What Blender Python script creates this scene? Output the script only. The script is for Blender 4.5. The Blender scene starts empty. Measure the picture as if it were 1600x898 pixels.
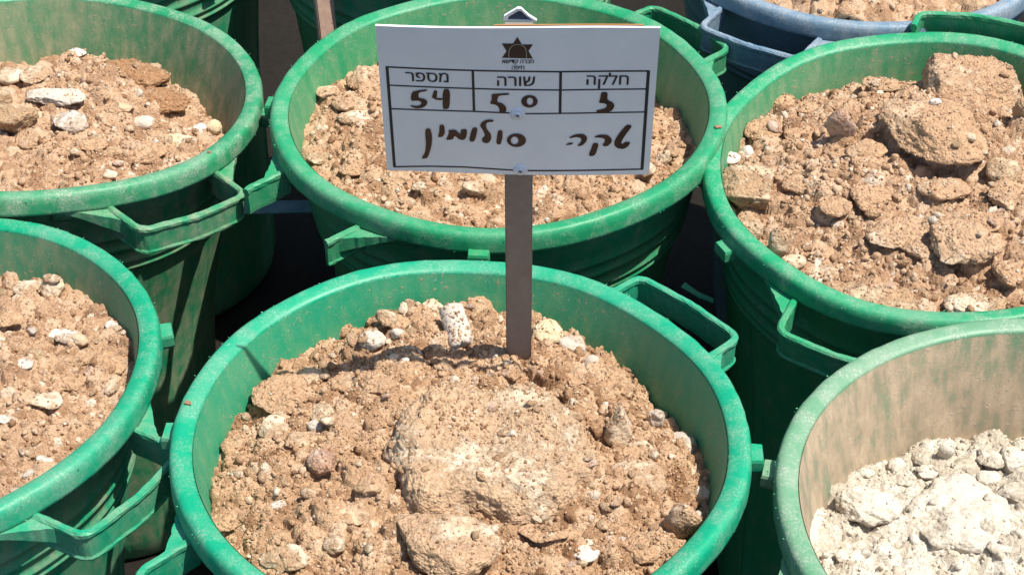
import bpy, bmesh, math, random
import numpy as np
from mathutils import Vector, Matrix, Euler
from mathutils.bvhtree import BVHTree
R = math.radians
PI = math.pi
scene = bpy.context.scene
COL = scene.collection

# ------------------------------------------------------------------ camera
cam_d = bpy.data.cameras.new('camera')
cam = bpy.data.objects.new('camera', cam_d)
COL.objects.link(cam)
cam_d.sensor_fit = 'HORIZONTAL'
cam_d.sensor_width = 36.0
cam_d.lens = 36.0 * 2800.1 / 1600.0
cam_d.clip_start = 0.05
cam_d.clip_end = 400
PITCH, ROLL, CAMH = 38.4202, -1.00967, 1.157884
cam.matrix_world = (Matrix.Translation((0, 0, CAMH)) @ Matrix.Rotation(R(90 - PITCH), 4, 'X')
                    @ Matrix.Rotation(R(ROLL), 4, 'Z'))
scene.camera = cam
# ------------------------------------------------------------------ sky and sun
SUN_AZ, SUN_EL = R(-20), R(66)
world = bpy.data.worlds.new('World')
scene.world = world
world.use_nodes = True
wn = world.node_tree.nodes
wl = world.node_tree.links
wn.clear()
sky = wn.new('ShaderNodeTexSky')
sky.sky_type = 'NISHITA'
sky.sun_disc = False
sky.sun_elevation = SUN_EL
sky.sun_rotation = R(90) - SUN_AZ
bg = wn.new('ShaderNodeBackground')
bg.inputs['Strength'].default_value = 0.10
wo = wn.new('ShaderNodeOutputWorld')
wl.new(sky.outputs[0], bg.inputs[0])
wl.new(bg.outputs[0], wo.inputs[0])
sun_d = bpy.data.lights.new('sun', 'SUN')
sun_d.energy = 4.5
sun_d.angle = R(0.5)
sun_d.color = (1.0, 0.955, 0.88)
sun = bpy.data.objects.new('sun', sun_d)
sdir = Vector((math.cos(SUN_EL) * math.cos(SUN_AZ), math.cos(SUN_EL) * math.sin(SUN_AZ), math.sin(SUN_EL)))
sun.rotation_euler = (-sdir).to_track_quat('-Z', 'Y').to_euler()
sun.location = sdir * 5
COL.objects.link(sun)
scene.view_settings.view_transform = 'Standard'
scene.view_settings.look = 'None'
scene.view_settings.exposure = 0.80
scene.view_settings.gamma = 1.0
scene.view_settings.use_curve_mapping = False

# ------------------------------------------------------------------ helpers
def tag(o, label=None, cat=None, group=None, kind=None):
    if label: o['label'] = label
    if cat: o['category'] = cat
    if group: o['group'] = group
    if kind: o['kind'] = kind
    return o

def link(name, mesh, mat=None, parent=None):
    o = bpy.data.objects.new(name, mesh)
    COL.objects.link(o)
    if mat is not None:
        if len(mesh.materials) == 0:
            mesh.materials.append(mat)
    if parent is not None:
        o.parent = parent
    return o

def empty(name, loc, rot=(0, 0, 0)):
    o = bpy.data.objects.new(name, None)
    o.empty_display_size = 0.05
    o.location = loc
    o.rotation_euler = rot
    COL.objects.link(o)
    return o

def mesh_np(name, V, F, smooth=True):
    """V (n,3), F (m,3|4) int arrays -> mesh, fast"""
    V = np.asarray(V, dtype=np.float32)
    F = np.asarray(F, dtype=np.int32)
    me = bpy.data.meshes.new(name)
    m, k = F.shape
    me.vertices.add(len(V)); me.vertices.foreach_set('co', V.ravel())
    me.loops.add(m * k); me.loops.foreach_set('vertex_index', F.ravel())
    me.polygons.add(m)
    me.polygons.foreach_set('loop_start', np.arange(0, m * k, k, dtype=np.int32))
    me.polygons.foreach_set('loop_total', np.full(m, k, dtype=np.int32))
    me.polygons.foreach_set('use_smooth', np.full(m, smooth))
    me.update(calc_edges=True)
    return me

def col_attr(me, name, arr):
    a = me.attributes.new(name, 'FLOAT', 'POINT')
    a.data.foreach_set('value', np.asarray(arr, dtype=np.float32))

class Noise2:
    def __init__(s, seed):
        s.t = np.random.RandomState(seed).rand(256, 256).astype(np.float32) * 2 - 1
    def __call__(s, x, y):
        xi = np.floor(x).astype(int); yi = np.floor(y).astype(int)
        fx = x - xi; fy = y - yi
        fx = fx * fx * (3 - 2 * fx); fy = fy * fy * (3 - 2 * fy)
        t = s.t
        a = t[xi & 255, yi & 255]; b = t[(xi + 1) & 255, yi & 255]
        c = t[xi & 255, (yi + 1) & 255]; d = t[(xi + 1) & 255, (yi + 1) & 255]
        return (a * (1 - fx) + b * fx) * (1 - fy) + (c * (1 - fx) + d * fx) * fy
    def fbm(s, x, y, oct=5, gain=.5):
        r = 0; a = 1.0; f = 1.0
        for i in range(oct):
            r = r + a * s(x * f + 17.3 * i, y * f + 9.1 * i); a *= gain; f *= 2.03
        return r

class Noise3:
    def __init__(s, seed):
        s.t = np.random.RandomState(seed).rand(32, 32, 32).astype(np.float32) * 2 - 1
    def __call__(s, P):
        I = np.floor(P).astype(int); F = P - I; F = F * F * (3 - 2 * F); t = s.t
        x, y, z = (I[:, 0]) & 31, (I[:, 1]) & 31, (I[:, 2]) & 31
        X, Y, Z = (x + 1) & 31, (y + 1) & 31, (z + 1) & 31
        fx, fy, fz = F[:, 0], F[:, 1], F[:, 2]
        l = lambda a, b, w: a + (b - a) * w
        return l(l(l(t[x, y, z], t[X, y, z], fx), l(t[x, Y, z], t[X, Y, z], fx), fy),
                 l(l(t[x, y, Z], t[X, y, Z], fx), l(t[x, Y, Z], t[X, Y, Z], fx), fy), fz)
    def fbm(s, P, oct=4, gain=.5):
        r = 0; a = 1.0; f = 1.0
        for i in range(oct):
            r = r + a * s(P * f + 7.7 * i); a *= gain; f *= 2.07
        return r

# ------------------------------------------------------------------ materials
class NT:
    def __init__(s, name):
        s.m = bpy.data.materials.new(name); s.m.use_nodes = True
        s.t = s.m.node_tree; s.t.nodes.clear()
        s.out = s.t.nodes.new('ShaderNodeOutputMaterial')
        s.b = s.t.nodes.new('ShaderNodeBsdfPrincipled')
        s.t.links.new(s.b.outputs[0], s.out.inputs[0])
    def n(s, typ, **kw):
        nd = s.t.nodes.new(typ)
        for k, v in kw.items(): setattr(nd, k, v)
        return nd
    def l(s, a, b): s.t.links.new(a, b)
    def coord(s, scale=(1, 1, 1), rot=(0, 0, 0), loc=(0, 0, 0)):
        tc = s.n('ShaderNodeTexCoord'); mp = s.n('ShaderNodeMapping')
        mp.inputs['Scale'].default_value = scale; mp.inputs['Rotation'].default_value = rot
        mp.inputs['Location'].default_value = loc
        s.l(tc.outputs['Object'], mp.inputs[0]); return mp.outputs[0]
    def noise(s, vec, scale, detail=5, rough=.6, dist=0.0):
        nd = s.n('ShaderNodeTexNoise')
        nd.inputs['Scale'].default_value = scale; nd.inputs['Detail'].default_value = detail
        nd.inputs['Roughness'].default_value = rough; nd.inputs['Distortion'].default_value = dist
        s.l(vec, nd.inputs['Vector']); return nd.outputs['Fac']
    def ramp(s, fac, stops, interp='LINEAR'):
        nd = s.n('ShaderNodeValToRGB'); nd.color_ramp.interpolation = interp
        e = nd.color_ramp.elements
        while len(e) < len(stops): e.new(0.5)
        for i, (p, c) in enumerate(stops):
            e[i].position = p
            e[i].color = (c, c, c, 1) if isinstance(c, (int, float)) else (*c, 1)
        s.l(fac, nd.inputs[0]); return nd.outputs[0]
    def mix(s, fac, a, b, mode='MIX'):
        nd = s.n('ShaderNodeMix', data_type='RGBA', blend_type=mode)
        for sock, v in ((nd.inputs['Factor'], fac), (nd.inputs[6], a), (nd.inputs[7], b)):
            if hasattr(v, 'node'): s.l(v, sock)
            elif isinstance(v, (int, float)): sock.default_value = v
            else: sock.default_value = (*v, 1)
        return nd.outputs[2]
    def math(s, op, a, b=0.0, clamp=False):
        nd = s.n('ShaderNodeMath', operation=op); nd.use_clamp = clamp
        for sock, v in ((nd.inputs[0], a), (nd.inputs[1], b)):
            if hasattr(v, 'node'): s.l(v, sock)
            else: sock.default_value = v
        return nd.outputs[0]
    def bump(s, h, dist=.001, strength=1.0, prev=None):
        nd = s.n('ShaderNodeBump'); nd.inputs['Distance'].default_value = dist
        nd.inputs['Strength'].default_value = strength
        s.l(h, nd.inputs['Height'])
        if prev is not None: s.l(prev, nd.inputs['Normal'])
        return nd.outputs[0]
    def fin(s, color, rough=.9, normal=None, spec=.3):
        for k, v in (('Base Color', color), ('Roughness', rough)):
            if hasattr(v, 'node'): s.l(v, s.b.inputs[k])
            elif isinstance(v, (int, float)): s.b.inputs[k].default_value = v
            else: s.b.inputs[k].default_value = (*v, 1)
        s.b.inputs['Specular IOR Level'].default_value = spec
        if normal is not None: s.l(normal, s.b.inputs['Normal'])
        return s.m

def plastic(name, base, faded, dust, rim_dust=.35, wall_dust=.3, inner_dust=.5, inner_col=None, seed=0.0):
    """moulded plastic: faded and scuffed, with earth stuck to it. 'part' is 0 body outside, 1 rim, 2 inner wall"""
    t = NT(name)
    v = t.coord(loc=(seed, seed * 1.7, 0))
    vs = t.coord(scale=(1, 1, .12), loc=(seed, 0, 0))
    att = t.n('ShaderNodeAttribute', attribute_name='inner').outputs['Fac']
    rim = t.n('ShaderNodeAttribute', attribute_name='rim').outputs['Fac']
    big = t.noise(v, 7, 7, .62)
    med = t.noise(v, 38, 6, .65)
    fine = t.noise(v, 420, 4, .7)
    streak = t.noise(vs, 75, 6, .6)
    # colour of the plastic itself
    c = t.mix(t.ramp(t.math('ADD', t.math('MULTIPLY', big, .6), t.math('MULTIPLY', fine, .4)), [(.38, 0.0), (.68, .65)]), base, faded)
    # scuffs: thin curved scratches
    sc = t.noise(t.coord(scale=(1, 1, .5), rot=(.3, .2, .6), loc=(seed + 3, 1, 2)), 95, 3, .55, 1.6)
    line = t.ramp(t.math('ABSOLUTE', t.math('SUBTRACT', sc, .5)), [(.0, 1.0), (.011, 0.0)])
    line = t.math('MULTIPLY', line, t.ramp(med, [(.47, 0.0), (.6, 1.0)]))
    sc2 = t.noise(t.coord(scale=(.3, 1, 1), rot=(.9, .5, .1), loc=(seed + 7, 4, 2)), 140, 2, .5, .8)
    line2 = t.ramp(t.math('ABSOLUTE', t.math('SUBTRACT', sc2, .5)), [(.0, .8), (.008, 0.0)])
    line2 = t.math('MULTIPLY', line2, t.ramp(big, [(.5, 0.0), (.65, 1.0)]))
    lines = t.math('MAXIMUM', line, line2)
    pale = tuple(min(1, x * .5 + .33) for x in faded)
    c = t.mix(t.math('MULTIPLY', lines, .75), c, pale)
    # dusty film on the rim
    rd = t.math('MULTIPLY', t.ramp(t.math('ADD', t.math('MULTIPLY', med, .6), t.math('MULTIPLY', big, .4)),
                                   [(.44, 0.0), (.60, 1.0)]), rim_dust * .38)
    rd = t.math('MULTIPLY', rd, rim)
    rdf = t.math('MULTIPLY', t.math('MULTIPLY', t.ramp(fine, [(.50, 0.0), (.57, 1.0)]), t.ramp(med, [(.42, .05), (.62, 1.0)])), t.math('MULTIPLY', rim, rim_dust * 1.05), clamp=True)
    dustc = t.mix(med, tuple(x * .8 for x in dust), tuple(min(1, x * 1.25) for x in dust))
    c = t.mix(t.math('MAXIMUM', rd, rdf), c, t.mix(.5, dustc, pale))
    # dusty film on the outside
    notr = t.math('SUBTRACT', 1.0, t.math('MAXIMUM', rim, att))
    wd = t.math('MULTIPLY', t.math('MULTIPLY', t.ramp(t.math('ADD', t.math('MULTIPLY', streak, .5), t.math('MULTIPLY', med, .5)),
                                       [(.40, 0.0), (.64, 1.0)]), wall_dust), notr)
    c = t.mix(wd, c, dustc)
    # inner wall: earth film, heavier lower down, with vertical streaks and splashes
    z = t.n('ShaderNodeSeparateXYZ'); t.l(t.coord(), z.inputs[0])
    depth = t.math('MULTIPLY', z.outputs[2], -8.0, clamp=True)
    ic = inner_col or dustc
    idf = t.math('ADD', t.math('MULTIPLY', streak, .45), t.math('ADD', t.math('MULTIPLY', big, .35), t.math('MULTIPLY', med, .2)))
    idm = t.math('MULTIPLY', t.ramp(t.math('ADD', idf, t.math('MULTIPLY', t.math('SUBTRACT', fine, .5), .35)), [(.36, 0.15), (.60, 1.0)]), t.math('ADD', t.math('MULTIPLY', depth, .55), inner_dust * .85), clamp=True)
    idm = t.math('MULTIPLY', t.math('MULTIPLY', idm, min(.95, inner_dust * 1.7)), att, clamp=True)
    ic = t.mix(t.ramp(t.math('ADD', t.math('MULTIPLY', med, .5), t.math('MULTIPLY', streak, .5)), [(.40, 0.0), (.6, 1.0)]), tuple(x * .74 for x in ic) if isinstance(ic, tuple) else ic, tuple(min(1, x * 1.22) for x in ic) if isinstance(ic, tuple) else ic)
    c = t.mix(idm, c, ic)
    specks = t.ramp(t.noise(v, 210, 2, .5), [(.645, 0.0), (.675, 1.0)])
    specks = t.math('MULTIPLY', t.math('MULTIPLY', specks, att), t.ramp(med, [(.45, .1), (.6, .9)]))
    c = t.mix(specks, c, tuple(x * .9 for x in dust))
    rough = t.math('ADD', .42, t.math('MULTIPLY', t.math('MAXIMUM', t.math('MAXIMUM', rd, idm), wd), .5))
    h = t.math('ADD', t.math('MULTIPLY', fine, .3), t.math('ADD', t.math('MULTIPLY', lines, -.6), t.math('MULTIPLY', med, .8)))
    nb = t.bump(h, .0007, .7)
    nb = t.bump(specks, .0008, .6, nb)
    return t.fin(c, rough, nb, .3)

GREEN = (.006, .250, .108); GREENF = (.022, .335, .165)
DUST = (.36, .27, .185)
MP = {
 'A': plastic('green_plastic_front', (.000, .239, .119), (.007, .302, .167), DUST, .34, .3, .45, (.20, .235, .10), 1.3),
 'B': plastic('green_plastic_behind_sign', (.007, .203, .079), (.032, .279, .131), DUST, .34, .22, .45, (.24, .255, .13), 4.1),
 'C': plastic('green_plastic_right', (.005, .225, .090), (.032, .288, .144), DUST, .5, .2, .55, (.25, .24, .135), 7.7),
 'D': plastic('green_plastic_upper_left', (.009, .194, .077), (.045, .261, .126), DUST, .68, .6, .72, (.25, .225, .135), 10.2),
 'E': plastic('green_plastic_lower_left', (.001, .234, .113), (.013, .293, .162), DUST, .4, .45, .66, (.23, .205, .115), 13.9),
 'F': plastic('green_plastic_chalky', (.085, .225, .12), (.15, .27, .165), (.40, .34, .25), .55, .3, 1.5, (.345, .26, .175), 17.5),
 'G': plastic('blue_grey_plastic', (.075, .15, .215), (.22, .28, .33), (.34, .31, .28), .7, .15, .4, None, 21.1),
 'H': plastic('green_plastic_back', (.010, .23, .10), (.05, .33, .18), DUST, .5, .4, .4, None, 25.3),
}

def soil_mat(name, dark, mid, light, pale, palecut=.66):
    t = NT(name)
    v = t.coord()
    a = t.n('ShaderNodeAttribute', attribute_name='tint').outputs['Fac']
    n1 = t.noise(v, 55, 8, .68); n2 = t.noise(v, 420, 5, .7); n3 = t.noise(v, 9, 4, .55)
    f = t.math('ADD', t.math('MULTIPLY', a, .42), t.math('ADD', t.math('MULTIPLY', n1, .36), t.math('MULTIPLY', n3, .22)))
    c = t.ramp(f, [(.30, dark), (.49, mid), (.68, light)])
    c = t.mix(t.ramp(t.math('ADD', t.math('MULTIPLY', a, .75), t.math('MULTIPLY', n1, .25)), [(palecut, 0.0), (palecut + .06, 1.0)]), c, pale)
    c = t.mix(t.ramp(n2, [(.36, .15), (.48, 0.0)]), c, tuple(x * .8 for x in dark))  # cavity shade painted into the colour at the low spots of the grain
    vo = t.n('ShaderNodeTexVoronoi'); vo.inputs['Scale'].default_value = 430
    wv = t.n('ShaderNodeVectorMath', operation='ADD')
    nn = t.n('ShaderNodeTexNoise'); nn.inputs['Scale'].default_value = 200; t.l(v, nn.inputs['Vector'])
    sc_ = t.n('ShaderNodeVectorMath', operation='SCALE'); sc_.inputs['Scale'].default_value = .006
    t.l(nn.outputs['Color'], sc_.inputs[0]); t.l(v, wv.inputs[0]); t.l(sc_.outputs[0], wv.inputs[1])
    t.l(wv.outputs[0], vo.inputs['Vector'])
    hgt = t.math('SUBTRACT', t.math('MULTIPLY', n2, .9), t.math('MULTIPLY', vo.outputs['Distance'], .7))
    nb = t.bump(hgt, .0026 if 'chalk' not in name else .0016, 1.0)
    nb = t.bump(t.noise(v, 1000, 3, .65), .0011, .9, nb)
    return t.fin(c, .97, nb, .12)

SOIL = {
 'brown': soil_mat('brown_earth', (.29, .155, .080), (.555, .352, .205), (.68, .48, .315), (.73, .59, .44), .74),
 'red': soil_mat('reddish_earth', (.30, .165, .090), (.56, .36, .218), (.68, .492, .335), (.73, .61, .475), .73),
 'chalk': soil_mat('white_chalk_rubble', (.45, .38, .285), (.555, .48, .375), (.61, .54, .435), (.64, .58, .48), .62),
}

def rock_mat(name, dirt, stone, pale, amount=.5, scale=16, pits=.6, gran=.8):
    """stone partly crusted with granular dirt"""
    t = NT(name)
    v = t.coord()
    rnd = t.n('ShaderNodeObjectInfo').outputs['Random']
    off = t.n('ShaderNodeVectorMath', operation='ADD'); t.l(v, off.inputs[0])
    cmb = t.n('ShaderNodeCombineXYZ'); t.l(t.math('MULTIPLY', rnd, 9.0), cmb.inputs[0]); t.l(t.math('MULTIPLY', rnd, 5.0), cmb.inputs[1])
    t.l(cmb.outputs[0], off.inputs[1]); v = off.outputs[0]
    a = t.n('ShaderNodeAttribute', attribute_name='tint').outputs['Fac']
    n1 = t.noise(v, scale, 7, .62, .3); n2 = t.noise(v, 160, 6, .7); n3 = t.noise(v, 480, 4, .7)
    mask = t.ramp(t.math('ADD', n1, t.math('MULTIPLY', t.math('SUBTRACT', n2, .5), .35)), [(amount - .05, 0.0), (amount + .05, 1.0)])
    st = t.mix(t.ramp(t.noise(v, scale * 3, 6, .7), [(.35, 0.0), (.62, 1.0)]), stone, pale)
    dk = t.mix(t.ramp(n2, [(.35, 0.0), (.65, 1.0)]), tuple(x * .68 for x in dirt), tuple(min(1, x * 1.18) for x in dirt))
    c = t.mix(mask, dk, st)
    c = t.mix(t.ramp(n3, [(.34, .2), (.48, 0.0)]), c, tuple(x * .42 for x in dirt))
    vo = t.n('ShaderNodeTexVoronoi'); vo.inputs['Scale'].default_value = 330; t.l(v, vo.inputs['Vector'])
    g = t.math('MULTIPLY', t.math('SUBTRACT', 1.0, t.math('MULTIPLY', mask, .75)), gran)
    h1 = t.math('SUBTRACT', n2, t.math('MULTIPLY', t.math('MULTIPLY', vo.outputs['Distance'], g), .8))
    nb = t.bump(h1, .0036 if 'chalk' not in name else .0024, 1.0)
    nb = t.bump(t.noise(v, 900, 4, .65), .0007, pits, nb)
    if 'chalk' in name: nb = t.bump(t.noise(v, 75, 5, .6), .005, .9, nb)
    return t.fin(c, .94, nb, .16)

DIRT = (.37, .215, .125)
RM = {
 'clod': rock_mat('earth_clod', (.50, .31, .18), (.56, .37, .225), (.62, .44, .29), .58),
 'moist': rock_mat('dark_crumbly_earth', (.37, .20, .10), (.43, .25, .135), (.5, .31, .18), .55),
 'lime': rock_mat('dirty_limestone', (.48, .31, .18), (.58, .43, .28), (.70, .56, .41), .50),
 'limed': rock_mat('dirt_crusted_limestone', (.51, .33, .20), (.58, .41, .26), (.67, .53, .38), .60),
 'hero': rock_mat('dirt_capped_slab', (.52, .345, .21), (.585, .43, .28), (.68, .55, .40), .555, 17),
 'tan': rock_mat('tan_rock', (.45, .29, .165), (.53, .375, .23), (.60, .46, .31), .53),
 'grey': rock_mat('grey_stone', (.44, .32, .23), (.50, .41, .32), (.60, .52, .43), .40),
 'yellow': rock_mat('yellowish_stone', (.46, .31, .17), (.60, .45, .26), (.66, .54, .36), .42),
 'pink': rock_mat('pinkish_stone', (.45, .26, .165), (.54, .355, .25), (.60, .44, .34), .46),
 'white': rock_mat('whitish_stone', (.55, .40, .28), (.66, .565, .46), (.73, .66, .57), .44),
 'chalk': rock_mat('chalk_rock', (.48, .41, .31), (.55, .48, .38), (.60, .54, .44), .46, gran=.5),
}
def simple(name, col, rough=.6, metal=0.0, nscale=0, ncol=None, spec=.4):
    t = NT(name)
    c = col
    nb = None
    if nscale:
        n = t.noise(t.coord(), nscale, 6, .65)
        c = t.mix(t.ramp(n, [(.35, 0.0), (.65, 1.0)]), col, ncol or tuple(x * .7 for x in col))
        nb = t.bump(n, .0004, .5)
    t.b.inputs['Metallic'].default_value = metal
    return t.fin(c, rough, nb, spec)
M_BOARD = simple('white_board_plastic', (.80, .80, .82), .42, nscale=14, ncol=(.74, .74, .765))
M_EDGE = simple('orange_backing', (.34, .15, .045), .6)
M_INK = simple('black_print', (.018, .02, .026), .5)
M_MARK = simple('brown_black_marker', (.022, .012, .012), .38, nscale=90, ncol=(.06, .022, .016))
M_EMB = simple('brown_print', (.045, .022, .016), .5)
M_EMBL = simple('pale_print', (.42, .38, .30), .5)
M_POST = simple('grey_painted_post', (.225, .185, .165), .55, nscale=60, ncol=(.185, .15, .132))
M_CAP = simple('pale_cut_metal', (.75, .75, .74), .35)
M_CAPIN = simple('dark_metal', (.07, .075, .11), .5, nscale=300)
M_SCREW = simple('screw_steel', (.25, .26, .28), .35, .8)
M_WASH = simple('clear_washer', (.66, .69, .78), .25)
M_WOOD = simple('weathered_wood', (.50, .34, .25), .8, nscale=60, ncol=(.34, .21, .15))
M_BLUE = simple('pale_blue_plastic', (.24, .42, .47), .45, nscale=80, ncol=(.16, .3, .36))
M_GROUND = soil_mat('ground_earth_shade', (.012, .010, .008), (.022, .018, .014), (.035, .03, .024), (.12, .1, .08), .75)  # near-black colour stands in for shade in the gaps between the bins
M_BURR = simple('frayed_plastic', (.03, .28, .14), .6, nscale=200, ncol=(.12, .34, .2))

# ------------------------------------------------------------------ ground
gx = 60
V = []; F = []
ng = 60
for j in range(ng + 1):
    for i in range(ng + 1):
        sx = (i / ng * 2 - 1); sy = (j / ng * 2 - 1)
        V.append((math.copysign(abs(sx) ** 3, sx) * gx, math.copysign(abs(sy) ** 3, sy) * gx + 1.8, 0))
V = np.array(V); V[:, 2] = -.704 + .003 * Noise2(3)(V[:, 0] * 9, V[:, 1] * 9)
for j in range(ng):
    for i in range(ng):
        a = j * (ng + 1) + i; F.append((a, a + 1, a + ng + 2, a + ng + 1))
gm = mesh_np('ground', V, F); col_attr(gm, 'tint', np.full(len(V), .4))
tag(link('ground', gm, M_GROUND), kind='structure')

# ------------------------------------------------------------------ bins
LIP_R = .27
BOT = -.70
# key: (cx, cy, cz, size, tilt x, tilt y, oval a, oval b), handle angle
BINS = {
 'A': ((-.0513, 1.2434, .0049, 1.0003, -.0131, -.0073, .0135, -.0070), 42),
 'B': ((-.0122, 1.8236, -.0005, 1.0040, .0001, .0087, .0114, -.0001), 39),
 'C': ((.4858, 1.6799, -.0031, .9979, .035, .0432, -.0104, .0097), 70),
 'D': ((-.5756, 1.8874, -.0063, .9982, -.0964, -.0713, .0082, -.0108), -47),
 'E': ((-.6271, 1.3603, -.0041, 1.0004, -.0106, -.0367, .0010, .0065), -31),
 'F': ((.5066, 1.1340, .0011, .9992, .0209, -.0123, .0075, -.0091), 30),
 'G': ((.4843, 2.2347, .0079, .9976, -.0056, .0088, -.0023, 0.0), 56),
 'H': ((-.618, 2.435, .0, 1.0, 0, 0, .01, 0), 10),
 'I': ((-.082, 2.385, .0, 1.0, 0, 0, .01, 0), -20),
 'J': ((1.055, 2.12, -.01, 1.0, 0, 0, .01, 0), 80),
}
def deform(P, key):
    """bin-local round coordinates (rim crest z=0) -> world"""
    cx, cy, cz, rs, tx, ty, a, b = BINS[key][0]
    P = np.asarray(P, dtype=np.float64)
    th = np.arctan2(P[:, 1], P[:, 0])
    sd = sum(map(ord, key))
    k = rs * (1 + a * np.cos(2 * th) + b * np.sin(2 * th) + .0022 * np.sin(5 * th + sd) + .0018 * np.sin(9 * th + 2 * sd))
    if key in 'CHI': k = k * (1 + .58 * np.clip(-P[:, 2] - .05, 0, 1))
    X = P[:, 0] * k; Y = P[:, 1] * k
    w = np.clip((P[:, 2] - BOT) / (-BOT), 0, 1.1)
    Z = P[:, 2] + (cz + tx * X + ty * Y + .0016 * np.sin(3 * th + sd) + .0012 * np.sin(7 * th + 3 * sd)) * w
    return np.stack([X - tx * P[:, 2] * w, Y - ty * P[:, 2] * w, Z], 1)   # bin-local, z still 0 at crest

NTH = 200
def lathe(prof, key, nth=NTH, rmod=None, closed=False):
    prof = np.array(prof, dtype=float)
    th = np.linspace(-PI, PI, nth, endpoint=False)
    n = len(prof)
    r = np.repeat(prof[:, 0][None], nth, 0); z = np.repeat(prof[:, 1][None], nth, 0)
    T = np.repeat(th[:, None], n, 1)
    if rmod is not None: r = rmod(r, z, T)
    P = np.stack([(r * np.cos(T)).ravel(), (r * np.sin(T)).ravel(), z.ravel()], 1)
    i = np.arange(nth)[:, None]; j = np.arange(n - (0 if closed else 1))[None]
    i2 = (i + 1) % nth; j2 = (j + 1) % n
    F = np.stack([(i * n + j).ravel(), (i2 * n + j).ravel(), (i2 * n + j2).ravel(), (i * n + j2).ravel()], 1)
    return P, F
def wall_in(z):
    z = np.asarray(z, dtype=float)
    return .2485 + .20 * np.maximum(z, -.30) + .10 * np.minimum(z + .30, 0)

def smooth_arc(pts, radius=.012, k=4):
    out = [Vector(pts[0])]
    for a, b, c in zip(pts, pts[1:], pts[2:]):
        a, b, c = Vector(a), Vector(b), Vector(c)
        d1 = (a - b); d2 = (c - b)
        rr = min(radius, d1.length * .45, d2.length * .45)
        p, q = b + d1.normalized() * rr, b + d2.normalized() * rr
        for i in range(k + 1):
            t = i / k
            out.append((1 - t) ** 2 * p + 2 * t * (1 - t) * b + t * t * q)
    out.append(Vector(pts[-1])); return out

def sweep(path, section, seed=0):
    """path: 2D plan points; section: list of (offset outwards, z)"""
    n = len(section); V = []; F = []
    rnd = random.Random(seed)
    for i, p in enumerate(path):
        a = path[max(i - 1, 0)]; b = path[min(i + 1, len(path) - 1)]
        d = (b - a).normalized(); nn = Vector((d.y, -d.x))
        for (o, z) in section:
            q = p + nn * (o + rnd.uniform(-.0004, .0004)); V.append((q.x, q.y, z + rnd.uniform(-.0004, .0004)))
    m = len(path)
    for i in range(m - 1):
        for j in range(n):
            F.append((i * n + j, (i + 1) * n + j, (i + 1) * n + (j + 1) % n, i * n + (j + 1) % n))
    return V, F, n

def bin_attrs(me, inner=0.0, rim=0.0):
    n = len(me.vertices)
    for nm, v in (('inner', inner), ('rim', rim)):
        a = me.attributes.new(nm, 'FLOAT', 'POINT')
        a.data.foreach_set('value', np.broadcast_to(np.asarray(v, dtype=np.float32), (n,)).copy())

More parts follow.
